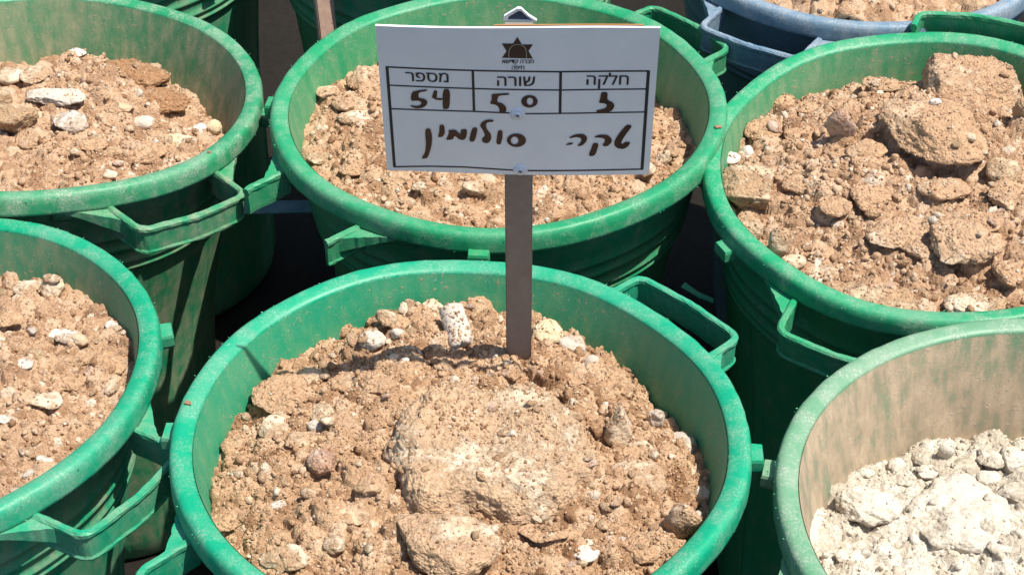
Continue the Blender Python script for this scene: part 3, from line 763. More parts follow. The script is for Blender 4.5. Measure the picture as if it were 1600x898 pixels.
ROCKS=[
('A', 0.0284, -0.012, 0.1, 0.0839, 0.0589, 'lime', 'hero', 'large flat cream limestone slab capped with dirt in the middle of the front bin'),
('A', -0.0165, -0.126, 0.0482, 0.0373, 0.0262, 'limed', 'flat', 'pale dirt dusted limestone just in front of the large slab'),
('A', -0.1777, 0.1003, 0.031, 0.0255, 0.0179, 'clod', 'blocky', 'brown blocky clod against the left wall of the front bin'),
('A', -0.0064, 0.1769, 0.0159, 0.0159, 0.0408, 'grey', 'core', 'pale grey cylindrical stub of stone lying left of the sign post'),
('A', -0.033, 0.22, 0.0108, 0.0108, 0.0099, 'lime', 'round', 'pale pebble beside the grey cylindrical stub, nearest the back wall'),
('A', -0.0934, 0.1601, 0.0125, 0.0125, 0.0158, 'grey', 'round', 'grey stone half in the shadow of the sign in the front bin'),
('A', 0.0877, 0.1864, 0.0146, 0.0146, 0.022, 'yellow', 'round', 'yellowish tan stone touching the right side of the sign post'),
('A', 0.1143, 0.186, 0.0106, 0.0106, 0.0137, 'pink', 'round', 'pinkish stone right of the yellowish stone by the sign post'),
('A', 0.152, 0.1203, 0.0298, 0.027, 0.019, 'clod', 'flat', 'wide brown clod near the right back wall of the front bin'),
('A', 0.1934, 0.0777, 0.0115, 0.008, 0.0263, 'grey', 'tall', 'upright grey brown stone by the right wall of the front bin'),
('A', 0.2154, 0.0448, 0.0138, 0.0138, 0.0208, 'grey', 'round', 'shaded grey stone against the right wall of the front bin'),
('A', 0.2083, -0.0864, 0.0198, 0.0138, 0.0587, 'limed', 'tall', 'long pale stone leaning on the right wall of the front bin'),
('A', 0.1514, 0.0365, 0.0138, 0.0138, 0.0519, 'lime', 'flat', 'narrow pale streaked stone right of the large slab'),
('A', 0.0134, 0.1026, 0.0064, 0.0059, 0.0042, 'white', 'chip', 'tiny white chip just behind the large slab'),
('A', -0.1694, -0.0592, 0.0072, 0.0056, 0.0039, 'white', 'chip', 'tiny white chip in loose soil at the left of the front bin'),
('A', -0.2176, -0.0653, 0.02, 0.0119, 0.0084, 'clod', 'flat', 'flat brown clod with a dark hollow under it, left in the front bin'),
('A', -0.1129, -0.1148, 0.0106, 0.0106, 0.0134, 'lime', 'round', 'rounded pale stone left of the stone in front of the slab'),
('A', -0.1564, -0.1313, 0.0246, 0.0136, 0.0095, 'lime', 'flat', 'pale stone cut by the lower edge of the picture'),
('A', -0.131, -0.0152, 0.0129, 0.0129, 0.016, 'pink', 'round', 'rounded pinkish clod left of the large slab'),
('A', -0.0826, -0.0585, 0.0108, 0.0108, 0.0102, 'clod', 'round', 'small round clod at the lower left corner of the large slab'),
('A', -0.1866, 0.0495, 0.0177, 0.0162, 0.0113, 'lime', 'flat', 'pale crusty lump in front of the blocky brown clod'),
('A', 0.0752, -0.1082, 0.0211, 0.0123, 0.0086, 'clod', 'flat', 'flat brown piece below the right end of the large slab'),
('A', 0.1141, -0.126, 0.0105, 0.0101, 0.0071, 'white', 'round', 'whitish stone at the lower right of the large slab'),
('A', 0.1641, -0.0325, 0.0273, 0.0247, 0.0173, 'limed', 'mound', 'dirt covered mound with pale patches right of the large slab'),
('A', -0.1544, 0.1277, 0.0143, 0.0121, 0.0085, 'clod', 'round', 'small dark clod behind the blocky brown clod'),
('A', -0.1375, 0.065, 0.0127, 0.0125, 0.0088, 'lime', 'round', 'pale lump between the blocky clod and the large slab'),
('A', -0.1148, 0.1087, 0.0168, 0.0135, 0.0095, 'clod', 'round', 'brown clod in front of the sign shadow'),
('A', -0.0814, 0.0974, 0.0192, 0.0164, 0.0115, 'clod', 'round', 'rounded clod at the upper left of the large slab'),
('A', 0.1723, 0.0162, 0.0105, 0.0105, 0.008, 'lime', 'round', 'small pale stone right of the narrow streaked stone'),
('A', 0.1355, 0.1549, 0.0092, 0.0092, 0.0082, 'clod', 'round', 'small clod behind the wide brown clod'),
('A', 0.0518, 0.0319, 0.005, 0.005, 0.0055, 'lime', 'round', 'little pale pebble lying on top of the large slab'),
('A', -0.0574, 0.218, 0.0074, 0.0074, 0.0062, 'pink', 'round', 'little pinkish pebble by the back wall of the front bin'),
('A', -0.0673, 0.1948, 0.0113, 0.0101, 0.0071, 'clod', 'round', 'small clod behind the grey shaded stone'),
('A', -0.2247, 0.0356, 0.0107, 0.0102, 0.0072, 'clod', 'round', 'small clod near the left wall of the front bin'),
('A', 0.2001, 0.0153, 0.0093, 0.0093, 0.0085, 'clod', 'round', 'small shaded clod below the grey stone at the right wall'),
('B', -0.1693, 0.1141, 0.0213, 0.0213, 0.0235, 'clod', 'blocky', 'brown clod high against the back wall left of the sign board'),
('B', -0.2133, 0.0874, 0.0138, 0.0132, 0.0092, 'clod', 'round', 'left one of two brown clods at the left of the bin behind the sign'),
('B', -0.1907, 0.062, 0.0144, 0.0144, 0.0113, 'clod', 'round', 'right one of two brown clods at the left of the bin behind the sign'),
('B', -0.1744, 0.0413, 0.0238, 0.0157, 0.011, 'lime', 'flat', 'pale flat crust left of the sign board'),
('B', -0.2161, -0.0398, 0.0139, 0.0116, 0.0082, 'lime', 'round', 'pale stone at the left front rim of the bin behind the sign'),
('B', -0.1733, -0.0738, 0.0152, 0.0132, 0.0093, 'clod', 'round', 'brown clod at the front left of the bin behind the sign'),
('B', -0.0349, -0.0707, 0.0349, 0.0175, 0.0105, 'clod', 'flat', 'dark brown clod under the lower edge of the sign board'),
('B', 0.1934, -0.0687, 0.0107, 0.0075, 0.0243, 'lime', 'tall', 'pale stone at the right wall of the bin behind the sign'),
('B', 0.2153, -0.0169, 0.014, 0.014, 0.0201, 'clod', 'blocky', 'shaded clod by the right wall of the bin behind the sign'),
('B', -0.1209, -0.1116, 0.015, 0.0122, 0.0085, 'lime', 'round', 'pale round lump near the front rim left of the sign post'),
('B', 0.1742, -0.0961, 0.009, 0.0087, 0.0061, 'lime', 'round', 'small pale pebble near the front right rim of the bin behind the sign'),
('B', 0.0938, -0.088, 0.0173, 0.0114, 0.008, 'clod', 'flat', 'flat clod right of the sign post in the bin behind it'),
('B', -0.0866, -0.1335, 0.0133, 0.0095, 0.0066, 'lime', 'flat', 'pale flat lump at the front rim just left of the sign post'),
('C', 0.0718, 0.1666, 0.0716, 0.0709, 0.0497, 'clod', 'block', 'big upright brown block of dried earth rising above the right bin rim'),
('C', 0.0043, 0.0374, 0.0676, 0.0535, 0.0376, 'clod', 'block2', 'big dirt crusted rock in the middle of the right bin'),
('C', -0.2107, -0.0002, 0.0364, 0.0364, 0.0382, 'tan', 'block2', 'tan rock leaning over the left rim of the right bin'),
('C', -0.0943, 0.0848, 0.0163, 0.0114, 0.0449, 'pink', 'tall', 'smooth pinkish stone standing in the soil of the right bin'),
('C', -0.2246, 0.0708, 0.0106, 0.0106, 0.0096, 'white', 'round', 'whitish stone behind the tan rock on the left rim'),
('C', 0.0733, -0.0141, 0.0189, 0.0189, 0.0232, 'tan', 'round', 'rounded tan stone at the right edge of the right bin'),
('C', -0.1899, -0.1068, 0.0179, 0.0125, 0.0377, 'lime', 'tall', 'long pale stone near the left front of the right bin'),
('C', -0.2179, -0.0662, 0.0137, 0.0137, 0.0215, 'lime', 'round', 'pale stone under the tan rock at the left rim'),
('C', -0.051, -0.0954, 0.0398, 0.0244, 0.0171, 'limed', 'flat', 'wide pale stone in front of the big crusted rock'),
('C', -0.1029, -0.1913, 0.0555, 0.0339, 0.0238, 'tan', 'mound', 'low tan mound at the front of the right bin'),
('C', 0.0066, -0.2102, 0.0307, 0.0251, 0.0176, 'lime', 'blocky', 'pale jagged stone near the front right rim of the right bin'),
('C', 0.0018, -0.1395, 0.0394, 0.0375, 0.0263, 'limed', 'block2', 'brown clod between the wide pale stone and the right edge'),
('C', -0.0272, 0.2035, 0.0235, 0.0141, 0.0099, 'lime', 'flat', 'small pale slab at the back of the right bin'),
('C', -0.1612, -0.1679, 0.009, 0.009, 0.012, 'white', 'round', 'small whitish pebble near the front rim of the right bin'),
('C', -0.1442, -0.1424, 0.0141, 0.0131, 0.0092, 'lime', 'round', 'pale stone beside the small whitish pebble'),
('C', -0.1795, -0.1354, 0.0127, 0.0122, 0.0086, 'lime', 'round', 'pale stone in front of the long pale stone'),
('C', -0.0006, -0.0423, 0.026, 0.0198, 0.0139, 'clod', 'round', 'brown lump below the big crusted rock'),
('C', -0.0816, -0.0453, 0.0221, 0.0213, 0.015, 'clod', 'blocky', 'brown clod left of the wide pale stone'),
('C', 0.1136, 0.0677, 0.0142, 0.0142, 0.034, 'tan', 'round', 'stone cut by the right edge of the picture beside the big block'),
('C', -0.1529, -0.0018, 0.0223, 0.0172, 0.0121, 'clod', 'round', 'brown clump right of the tan leaning rock'),
('C', 0.1165, 0.2111, 0.0082, 0.0082, 0.0091, 'grey', 'round', 'small grey knob at the top corner of the big upright block'),
('C', -0.1474, 0.1818, 0.0119, 0.0119, 0.0086, 'clod', 'round', 'pale brown lump at the back left of the right bin'),
('C', -0.1196, 0.1719, 0.0143, 0.0129, 0.0091, 'clod', 'round', 'brown lump at the back of the right bin'),
('C', 0.0322, -0.0989, 0.0189, 0.0169, 0.0119, 'clod', 'round', 'small brown clod right of the brown lump'),
('D', 0.0337, -0.0254, 0.0238, 0.02, 0.014, 'white', 'blocky', 'white chalky stone in the upper left bin'),
('D', 0.006, 0.0337, 0.0344, 0.0195, 0.0137, 'grey', 'flat', 'smooth brownish grey stone behind the white chalky stone'),
('D', -0.0356, -0.0222, 0.0266, 0.0266, 0.0366, 'tan', 'blocky', 'tan rock at the left edge of the upper left bin'),
('D', -0.0337, 0.0984, 0.0172, 0.016, 0.0112, 'lime', 'round', 'pale clod behind the smooth brownish stone'),
('D', -0.0683, 0.1053, 0.0182, 0.0171, 0.012, 'lime', 'round', 'pale clod at the back left of the upper left bin'),
('D', 0.1959, 0.0525, 0.0091, 0.0091, 0.0174, 'yellow', 'disc', 'pale disc shaped pebble near the right wall of the upper left bin'),
('D', 0.178, 0.0485, 0.0083, 0.0083, 0.0092, 'white', 'round', 'white pebble left of the disc shaped pebble'),
('D', 0.1599, -0.0112, 0.0195, 0.0132, 0.0093, 'yellow', 'flat', 'yellowish stone at the right front of the upper left bin'),
('D', -0.005, 0.2059, 0.0124, 0.0093, 0.0065, 'white', 'round', 'small whitish lump at the back wall of the upper left bin'),
('D', 0.2198, 0.0177, 0.0098, 0.0085, 0.006, 'white', 'round', 'small white stone against the right rim of the upper left bin'),
('D', 0.0757, 0.1363, 0.0519, 0.0301, 0.0211, 'moist', 'mound', 'moist dark brown clump in the middle of the upper left bin'),
('D', 0.1222, 0.0747, 0.0379, 0.0245, 0.0172, 'moist', 'mound', 'dark crumbly clump right of centre in the upper left bin'),
('D', -0.0049, -0.0568, 0.0203, 0.017, 0.0119, 'clod', 'round', 'clod in front of the white chalky stone'),
('D', 0.0677, -0.0674, 0.0177, 0.0131, 0.0092, 'clod', 'round', 'clod near the front rim of the upper left bin'),
('D', -0.0638, 0.0236, 0.0152, 0.0152, 0.0341, 'tan', 'blocky', 'brown clod cut by the left edge of the upper left bin'),
('E', 0.1225, 0.1817, 0.013, 0.013, 0.0228, 'lime', 'blocky', 'upright pale chunk at the back of the lower left bin'),
('E', 0.0971, 0.1824, 0.0166, 0.0143, 0.01, 'lime', 'blocky', 'pale chunk left of the upright one in the lower left bin'),
('E', 0.2064, 0.0561, 0.0204, 0.0182, 0.0127, 'clod', 'blocky', 'brown blocky clod near the right wall of the lower left bin'),
('E', 0.1518, -0.0066, 0.0174, 0.014, 0.0098, 'lime', 'flat', 'pale crusted patch of stone in the lower left bin'),
('E', 0.1594, 0.0862, 0.0117, 0.0112, 0.0079, 'white', 'round', 'white stone in the middle of the lower left bin'),
('E', 0.1431, 0.1003, 0.0077, 0.0073, 0.0051, 'white', 'round', 'small white pebble behind the white stone'),
('E', 0.2, 0.1171, 0.0076, 0.0065, 0.0045, 'white', 'chip', 'small white chip by the right wall of the lower left bin'),
('E', 0.1211, -0.0415, 0.0079, 0.0054, 0.0038, 'white', 'chip', 'white chip at the left edge of the lower left bin'),
('E', 0.1779, 0.0652, 0.0123, 0.0103, 0.0072, 'lime', 'round', 'pale pebble left of the brown blocky clod'),
('E', 0.128, 0.0331, 0.0088, 0.0071, 0.005, 'white', 'round', 'white pebble above the pale crusted patch'),
('E', 0.17, -0.0958, 0.0084, 0.006, 0.0042, 'white', 'chip', 'white chip by the front rim of the lower left bin'),
('E', 0.2405, -0.0151, 0.0099, 0.0084, 0.0059, 'lime', 'round', 'pale stone at the front right rim of the lower left bin'),
('F', -0.0818, 0.0899, 0.0555, 0.0472, 0.0331, 'chalk', 'boulder', 'large white chalk boulder in the bin at the lower right'),
('F', -0.1648, 0.0914, 0.0293, 0.0207, 0.0146, 'chalk', 'mound', 'low white chalk mound left of the large chalk boulder'),
('F', -0.0912, 0.179, 0.012, 0.012, 0.0132, 'chalk', 'round', 'white chalk lump at the back of the chalk bin, leftmost of three'),
('F', -0.0721, 0.1733, 0.008, 0.0056, 0.0248, 'chalk', 'tall', 'narrow white chalk lump between two others at the back'),
('F', -0.0511, 0.165, 0.0159, 0.0116, 0.0081, 'chalk', 'flat', 'flat white chalk lump at the back of the chalk bin'),
('F', -0.0256, 0.1697, 0.0127, 0.0124, 0.0087, 'chalk', 'round', 'rounded white chalk lump near the right edge'),
('F', -0.0059, 0.1684, 0.0154, 0.0154, 0.021, 'chalk', 'blocky', 'big white chalk piece at the right edge of the picture'),
('F', -0.0143, 0.1214, 0.0171, 0.0153, 0.0107, 'chalk', 'blocky', 'white chalk piece right of the large boulder'),
('F', -0.1223, 0.1635, 0.0086, 0.0086, 0.0095, 'chalk', 'round', 'small white chalk lump at the back left of the chalk bin'),
('F', -0.1563, 0.1514, 0.0078, 0.0068, 0.0048, 'chalk', 'round', 'small white chalk lump by the left wall of the chalk bin'),
('F', -0.176, 0.1165, 0.009, 0.0082, 0.0058, 'chalk', 'round', 'chalk pebble behind the low chalk mound'),
('F', -0.1178, 0.1417, 0.0098, 0.0091, 0.0064, 'chalk', 'round', 'chalk pebble touching the back of the large boulder'),
('F', -0.0923, 0.1583, 0.0099, 0.0092, 0.0064, 'chalk', 'round', 'chalk lump in front of the three at the back'),
('F', -0.1941, 0.0219, 0.0124, 0.0093, 0.0066, 'chalk', 'round', 'chalk lump cut by the lower edge of the picture'),
('F', -0.0334, 0.1484, 0.0112, 0.01, 0.007, 'chalk', 'round', 'chalk lump behind the right end of the large boulder'),
('F', -0.0485, 0.038, 0.0114, 0.0096, 0.0067, 'chalk', 'round', 'chalk lump in front of the large boulder at the right'),
('C', -0.1372, 0.1134, 0.0241, 0.0198, 0.0139, 'clod', 'blocky', 'brown clod left of the smooth pinkish stone'),
('C', -0.1803, 0.1252, 0.0218, 0.0181, 0.0127, 'clod', 'round', 'brown clod near the left rim behind the tan rock'),
('C', -0.0731, 0.0363, 0.0228, 0.0194, 0.0136, 'clod', 'blocky', 'brown clod between the pinkish stone and the big crusted rock'),
('C', -0.021, 0.1103, 0.0204, 0.0182, 0.0128, 'clod', 'round', 'clod squeezed between the big upright block and the pinkish stone'),
('C', -0.1247, -0.0587, 0.0204, 0.0178, 0.0125, 'clod', 'blocky', 'brown clod above the pale stone at the front left'),
('C', 0.0652, -0.061, 0.026, 0.0259, 0.0182, 'clod', 'block2', 'crumbly clod below the rounded tan stone at the right edge'),
('C', -0.0367, -0.126, 0.02, 0.0166, 0.0117, 'clod', 'round', 'small clod right of the wide pale stone'),
('C', -0.0751, 0.1658, 0.0175, 0.0139, 0.0097, 'clod', 'round', 'clod at the back of the right bin left of the small pale slab'),
('C', 0.0464, -0.1755, 0.0199, 0.0199, 0.0158, 'clod', 'blocky', 'clod at the right edge above the front rim'),
('B', -0.1447, 0.0856, 0.0178, 0.0159, 0.0112, 'clod', 'blocky', 'clod at the left edge of the sign board'),
('B', -0.2428, 0.0037, 0.0134, 0.0119, 0.0083, 'clod', 'round', 'clod by the left front wall of the bin behind the sign'),
('D', 0.0831, 0.0339, 0.0191, 0.0164, 0.0115, 'clod', 'blocky', 'clod right of the white chalky stone'),
('D', 0.1364, -0.0532, 0.0177, 0.014, 0.0098, 'clod', 'round', 'clod in front of the yellowish stone'),
('E', 0.0958, 0.1077, 0.0176, 0.0155, 0.0109, 'clod', 'blocky', 'clod at the left edge of the lower left bin'),
('E', 0.1722, 0.0238, 0.0168, 0.0149, 0.0104, 'clod', 'blocky', 'clod between the pale patch and the brown blocky clod'),
('E', 0.1807, 0.1277, 0.014, 0.0122, 0.0086, 'clod', 'round', 'clod behind the brown blocky clod in the lower left bin'),
('A', -0.1562, 0.0234, 0.0187, 0.0159, 0.0112, 'clod', 'blocky', 'brown clod in front of the blocky clod, left part of the front bin'),
('A', -0.1138, 0.0404, 0.0176, 0.016, 0.0112, 'clod', 'blocky', 'brown clod close to the left edge of the large slab'),
('A', 0.1145, 0.1202, 0.0161, 0.0135, 0.0095, 'clod', 'blocky', 'clod left of the wide brown clod in the front bin'),
('A', -0.0945, -0.0808, 0.0179, 0.0159, 0.0112, 'clod', 'blocky', 'brown clod left of the stone in front of the large slab'),
('A', 0.1632, -0.119, 0.0187, 0.0156, 0.011, 'clod', 'blocky', 'brown clod at the lower right of the front bin')]

ROCK_TREES = {k: [] for k in BINS}
for i, (key, x, y, a, b, h, mat, style, label) in enumerate(ROCKS):
    big = a > .03
    sub = 6 if style == 'hero' else (5 if a > .028 else (4 if a > .009 else 3))
    P, F = rock_shape(1000 + i * 13, a, b, h, style, sub)
    rz = random.Random(i).uniform(-.35, .35) if style not in ('hero', 'block', 'core') else (.0 if style != 'core' else .28)
    if style == 'tall': rx = .25
    elif style == 'core': rx = .45
    else: rx = random.Random(i + 9).uniform(-.12, .12)
    if style == 'hero': rx = .10
    M = np.array(Euler((rx, 0, rz)).to_matrix())
    P = P @ M.T
    z0 = ground_z(key, x, y)
    sink = {'boulder': .12, 'flat': .18, 'hero': .20, 'mound': .0, 'block': .34, 'block2': .28, 'blocky': .26, 'round': .2, 'core': .28, 'tall': .25, 'chip': .3, 'disc': .3}[style]
    zc = z0 + h * sink
    cx, cy = BINS[key][0][:2]
    me = mesh_np('rock', P, F)
    col_attr(me, 'tint', np.full(len(P), .5))
    nm = 'earth_clod' if mat in ('clod', 'moist') else ('pebble' if a < .013 else 'rock')
    o = link(nm, me, RM['hero' if style == 'hero' else mat]); o.location = (cx + x, cy + y, zc)
    tag(o, label, {'earth_clod': 'earth clod', 'pebble': 'pebble', 'rock': 'rock'}[nm], 'rocks and clods in the bins')
    ROCK_TREES[key].append((P + np.array([x, y, zc]), F, a))
FULL = {}
NSOIL = {}
for k in 'ABCDEFG':
    Vs = [SOILS[k][1]]; Fs = [np.concatenate([SOILS[k][2][:, [0, 1, 2]], SOILS[k][2][:, [0, 2, 3]]])]; n0 = len(Vs[0])
    for (P, F, a) in ROCK_TREES[k]:
        if len(P) > 20000: pass
        Vs.append(P); Fs.append(F + n0); n0 += len(P)
    NSOIL[k] = 2 * len(SOILS[k][2])
    FULL[k] = BVHTree.FromPolygons(np.concatenate(Vs).tolist(), np.concatenate(Fs).tolist())
def inside(key, x, y, z, m=0): return math.hypot(x, y) < wall_in(z) - m

# pebbles that can be picked out one by one
PEB = {}
def proto(kind, j):
    if (kind, j) not in PEB:
        P, F = rock_shape(5000 + j * 7 + sum(map(ord, kind)), .01, .0085, .0135, ['round', 'blocky', 'round', 'flat', 'blocky', 'round'][j], 3)
        me = mesh_np('pebble', P, F); col_attr(me, 'tint', np.full(len(P), .5)); me.materials.append(RM[kind])
        PEB[(kind, j)] = me
    return PEB[(kind, j)]
WHERE = {'A': 'the front bin', 'B': 'the bin behind the sign', 'C': 'the right bin', 'D': 'the upper left bin', 'E': 'the lower left bin', 'F': 'the chalk bin', 'G': 'the blue grey bin'}
rr = random.Random(77)
USED = set()
def short(lb):
    for cut in (' in ', ' against ', ' at ', ' by ', ' with ', ' near ', ' lying ', ' standing ', ' above ', ' high ', ' just ', ' cut ', ' touching ', ' right ', ' left ', ' behind ', ' beside ', ' leaning ', ' under ', ' capped ', ' on ', ' between ', ' rising ', ' below ', ' of '):
        k = lb.find(cut)
        if k > 6: lb = lb[:k]
    return lb
def near_label(key, x, y, a, word):
    c = sorted((math.hypot(x - r_[1], y - r_[2]), r_) for r_ in ROCKS if r_[0] == key)
    size = 'large' if a > .0085 else ('medium' if a > .0062 else 'small')
    for d, r_ in c[:7]:
        dx, dy = x - r_[1], y - r_[2]
        rel = ('right of' if dx > 0 else 'left of') if abs(dx) > abs(dy) else ('behind' if dy > 0 else 'in front of')
        for sz in (size, ''):
            lb = ' '.join(('%s %s %s the %s, %s' % (sz, word, rel, short(r_[8]), WHERE[key])).split())
            if lb not in USED and len(lb.split()) <= 16: USED.add(lb); return lb
    return None
MIXES = {'chalk': [('chalk', 1)], 'brown': [('clod', .48), ('lime', .22), ('tan', .14), ('pink', .08), ('grey', .05), ('white', .03)],
         'red': [('clod', .38), ('lime', .27), ('tan', .12), ('pink', .11), ('grey', .05), ('white', .07)]}
WORD = {'clod': 'brown earth crumb', 'lime': 'pale limestone pebble', 'tan': 'tan pebble', 'pink': 'pinkish pebble', 'grey': 'grey pebble', 'white': 'whitish pebble', 'chalk': 'white chalk pebble'}
for key, cnt in (('A', 85), ('B', 45), ('C', 50), ('D', 42), ('E', 42), ('F', 30), ('G', 8)):
    mixk = MIXES[FILL[key][3]]
    done = 0; tries = 0
    while done < cnt and tries < 2000:
        tries += 1
        x = rr.uniform(-.23, .23); y = rr.uniform(-.23, .23)
        if key == 'D' and x < .0: continue
        if key == 'E' and x < .04: continue
        if key == 'F' and (x > .06 or y < -.08): continue
        if key == 'C' and x > .16: continue
        if key == 'A' and y < -.17: continue
        h = FULL[key].ray_cast(Vector((x, y, 1)), Vector((0, 0, -1)))
        if h[0] is None: continue
        z = h[0].z
        a = .0046 * (1 - rr.random()) ** (-1 / 3.6)
        a = min(a, .0135)
        if not inside(key, x, y, z, a): continue
        if key == 'A' and abs(x - .03) < .09 and abs(y) < .075 and a > .006: continue
        if key == 'A' and (math.hypot(x - .058, y - .147) < .024 or math.hypot(x + .005, y - .178) < .036): continue
        q = rr.random(); kd = mixk[0][0]
        for kk_, w in mixk:
            if q < w: kd = kk_; break
            q -= w
        s = a / .01
        o = bpy.data.objects.new('pebble' if kd != 'clod' else 'earth_crumb', proto(kd, rr.randrange(6))); COL.objects.link(o)
        cx, cy = BINS[key][0][:2]
        o.location = (cx + x, cy + y, z + a * .18); o.scale = (s, s * rr.uniform(.75, 1), s * rr.uniform(.7, 1))
        o.rotation_euler = (rr.uniform(-.5, .5), rr.uniform(-.5, .5), rr.uniform(0, 6.3))
        tag(o, near_label(key, x, y, a, WORD[kd]) or '%s lying loose among others on the soil of %s' % (WORD[kd], WHERE[key]), 'pebble' if kd != 'clod' else 'earth crumb',
            '%ss on the soil of %s' % (WORD[kd], WHERE[key]))
        done += 1

# loose crumbs, far too many to count
def crumbs(key, N, smin, mk, label):
    rs = np.random.RandomState(sum(map(ord, key)) + 31)
    D, F = ico(2); D1, F1 = ico(1)
    protos = []; small = []
    for j in range(14):
        st = 'blocky' if j % 3 else 'round'
        P, _ = rock_shape(9000 + j * 3, 1, .85, 1.7, st, 2)
        protos.append(P + D * (rs.rand(len(D), 1) - .5) * .3)
        P, _ = rock_shape(9000 + j * 3, 1, .85, 1.7, st, 1)
        small.append(P + D1 * (rs.rand(len(D1), 1) - .5) * .4)
    dn = Noise2(sum(map(ord, key)) + 77)
    RMS = [np.array(Euler(tuple(rs.uniform(-3, 3, 3))).to_matrix()) for _ in range(200)]
    Vs = []; Fs = []; T = []; o = 0
    for i in range(N):
        x, y = rs.uniform(-.24, .24, 2)
        if (key == 'A' and y < -.19) or (key == 'D' and x < -.02) or (key == 'E' and x < 0.02) or (key == 'F' and (x > .1 or y < -.12)) or (key == 'C' and x > .19) or (key == 'G' and y > 0): continue
        if dn.fbm(np.array([x * 22]), np.array([y * 22]), 2)[0] < rs.uniform(-1.3, .3): continue
        h = FULL[key].ray_cast(Vector((x, y, 1)), Vector((0, 0, -1)))
        if h[0] is None: continue
        z = h[0].z
        onrock = h[2] >= NSOIL[key]
        if onrock and rs.rand() < ((.72 if key != 'C' else .45) if not (key == 'A' and abs(x - .02) < .06 and y > -.01) else .1): continue
        s = min(smin * (1 - rs.rand()) ** (-1 / 2.7), .0062 if not onrock else .0024)
        if not inside(key, x, y, z, s * .5): continue
        M = RMS[rs.randint(200)]
        big = s > .0025
        P0 = (protos if big else small)[i % 14] * np.array([1, rs.uniform(.7, 1), rs.uniform(.65, 1)])
        P = P0 @ M.T * s + np.array([x, y, z + s * rs.uniform(-.25, .35)])
        Vs.append(P); Fs.append((F if big else F1) + o); o += len(P)
        tv = rs.beta(1.5, 1.5) * .95 if rs.rand() > .02 else .97
        T.append(np.full(len(P), tv))
    me = mesh_np('soil_crumbs', np.concatenate(Vs), np.concatenate(Fs)); col_attr(me, 'tint', np.concatenate(T))
    ob = link('soil_crumbs', me, SOIL[mk]); cx, cy = BINS[key][0][:2]; ob.location = (cx, cy, 0)
    tag(ob, label, 'soil crumbs', kind='stuff')
for key, N, sm in (('A', 24000, .0011), ('B', 11000, .0013), ('C', 13000, .0013), ('D', 12000, .0013), ('E', 12000, .0012), ('F', 8000, .0011), ('G', 1500, .002)):
    crumbs(key, N, sm, FILL[key][3], 'loose crumbs scattered over the soil of ' + WHERE[key])

# crumbs of earth stuck on the rims
for key, ang, rad, sz, lb in (('A', 172, .2605, .0042, 'crumb of earth stuck on the left rim of the front bin'),
                          ('B', -16, .262, .0048, 'crumb of earth on the right rim of the bin behind the sign'),
                          ('C', 158, .2600, .0060, 'flat crumb of earth on the left rim of the right bin'),
                          ('B', 100, .256, .003, 'tiny crumb on the back rim of the bin behind the sign'),
                          ('D', -32, .261, .003, 'tiny crumb on the rim above the handle of the upper left bin')):
    P = deform(np.array([(rad * math.cos(R(ang)), rad * math.sin(R(ang)), .001)]), key)[0]
    o = bpy.data.objects.new('earth_crumb', proto('clod', 1)); COL.objects.link(o)
    o.location = (BINS[key][0][0] + P[0], BINS[key][0][1] + P[1], P[2] + sz * .15); o.scale = (sz / .01, sz / .012, sz / .02); o.rotation_euler = (0, 0, ang)
    tag(o, lb, 'earth crumb')

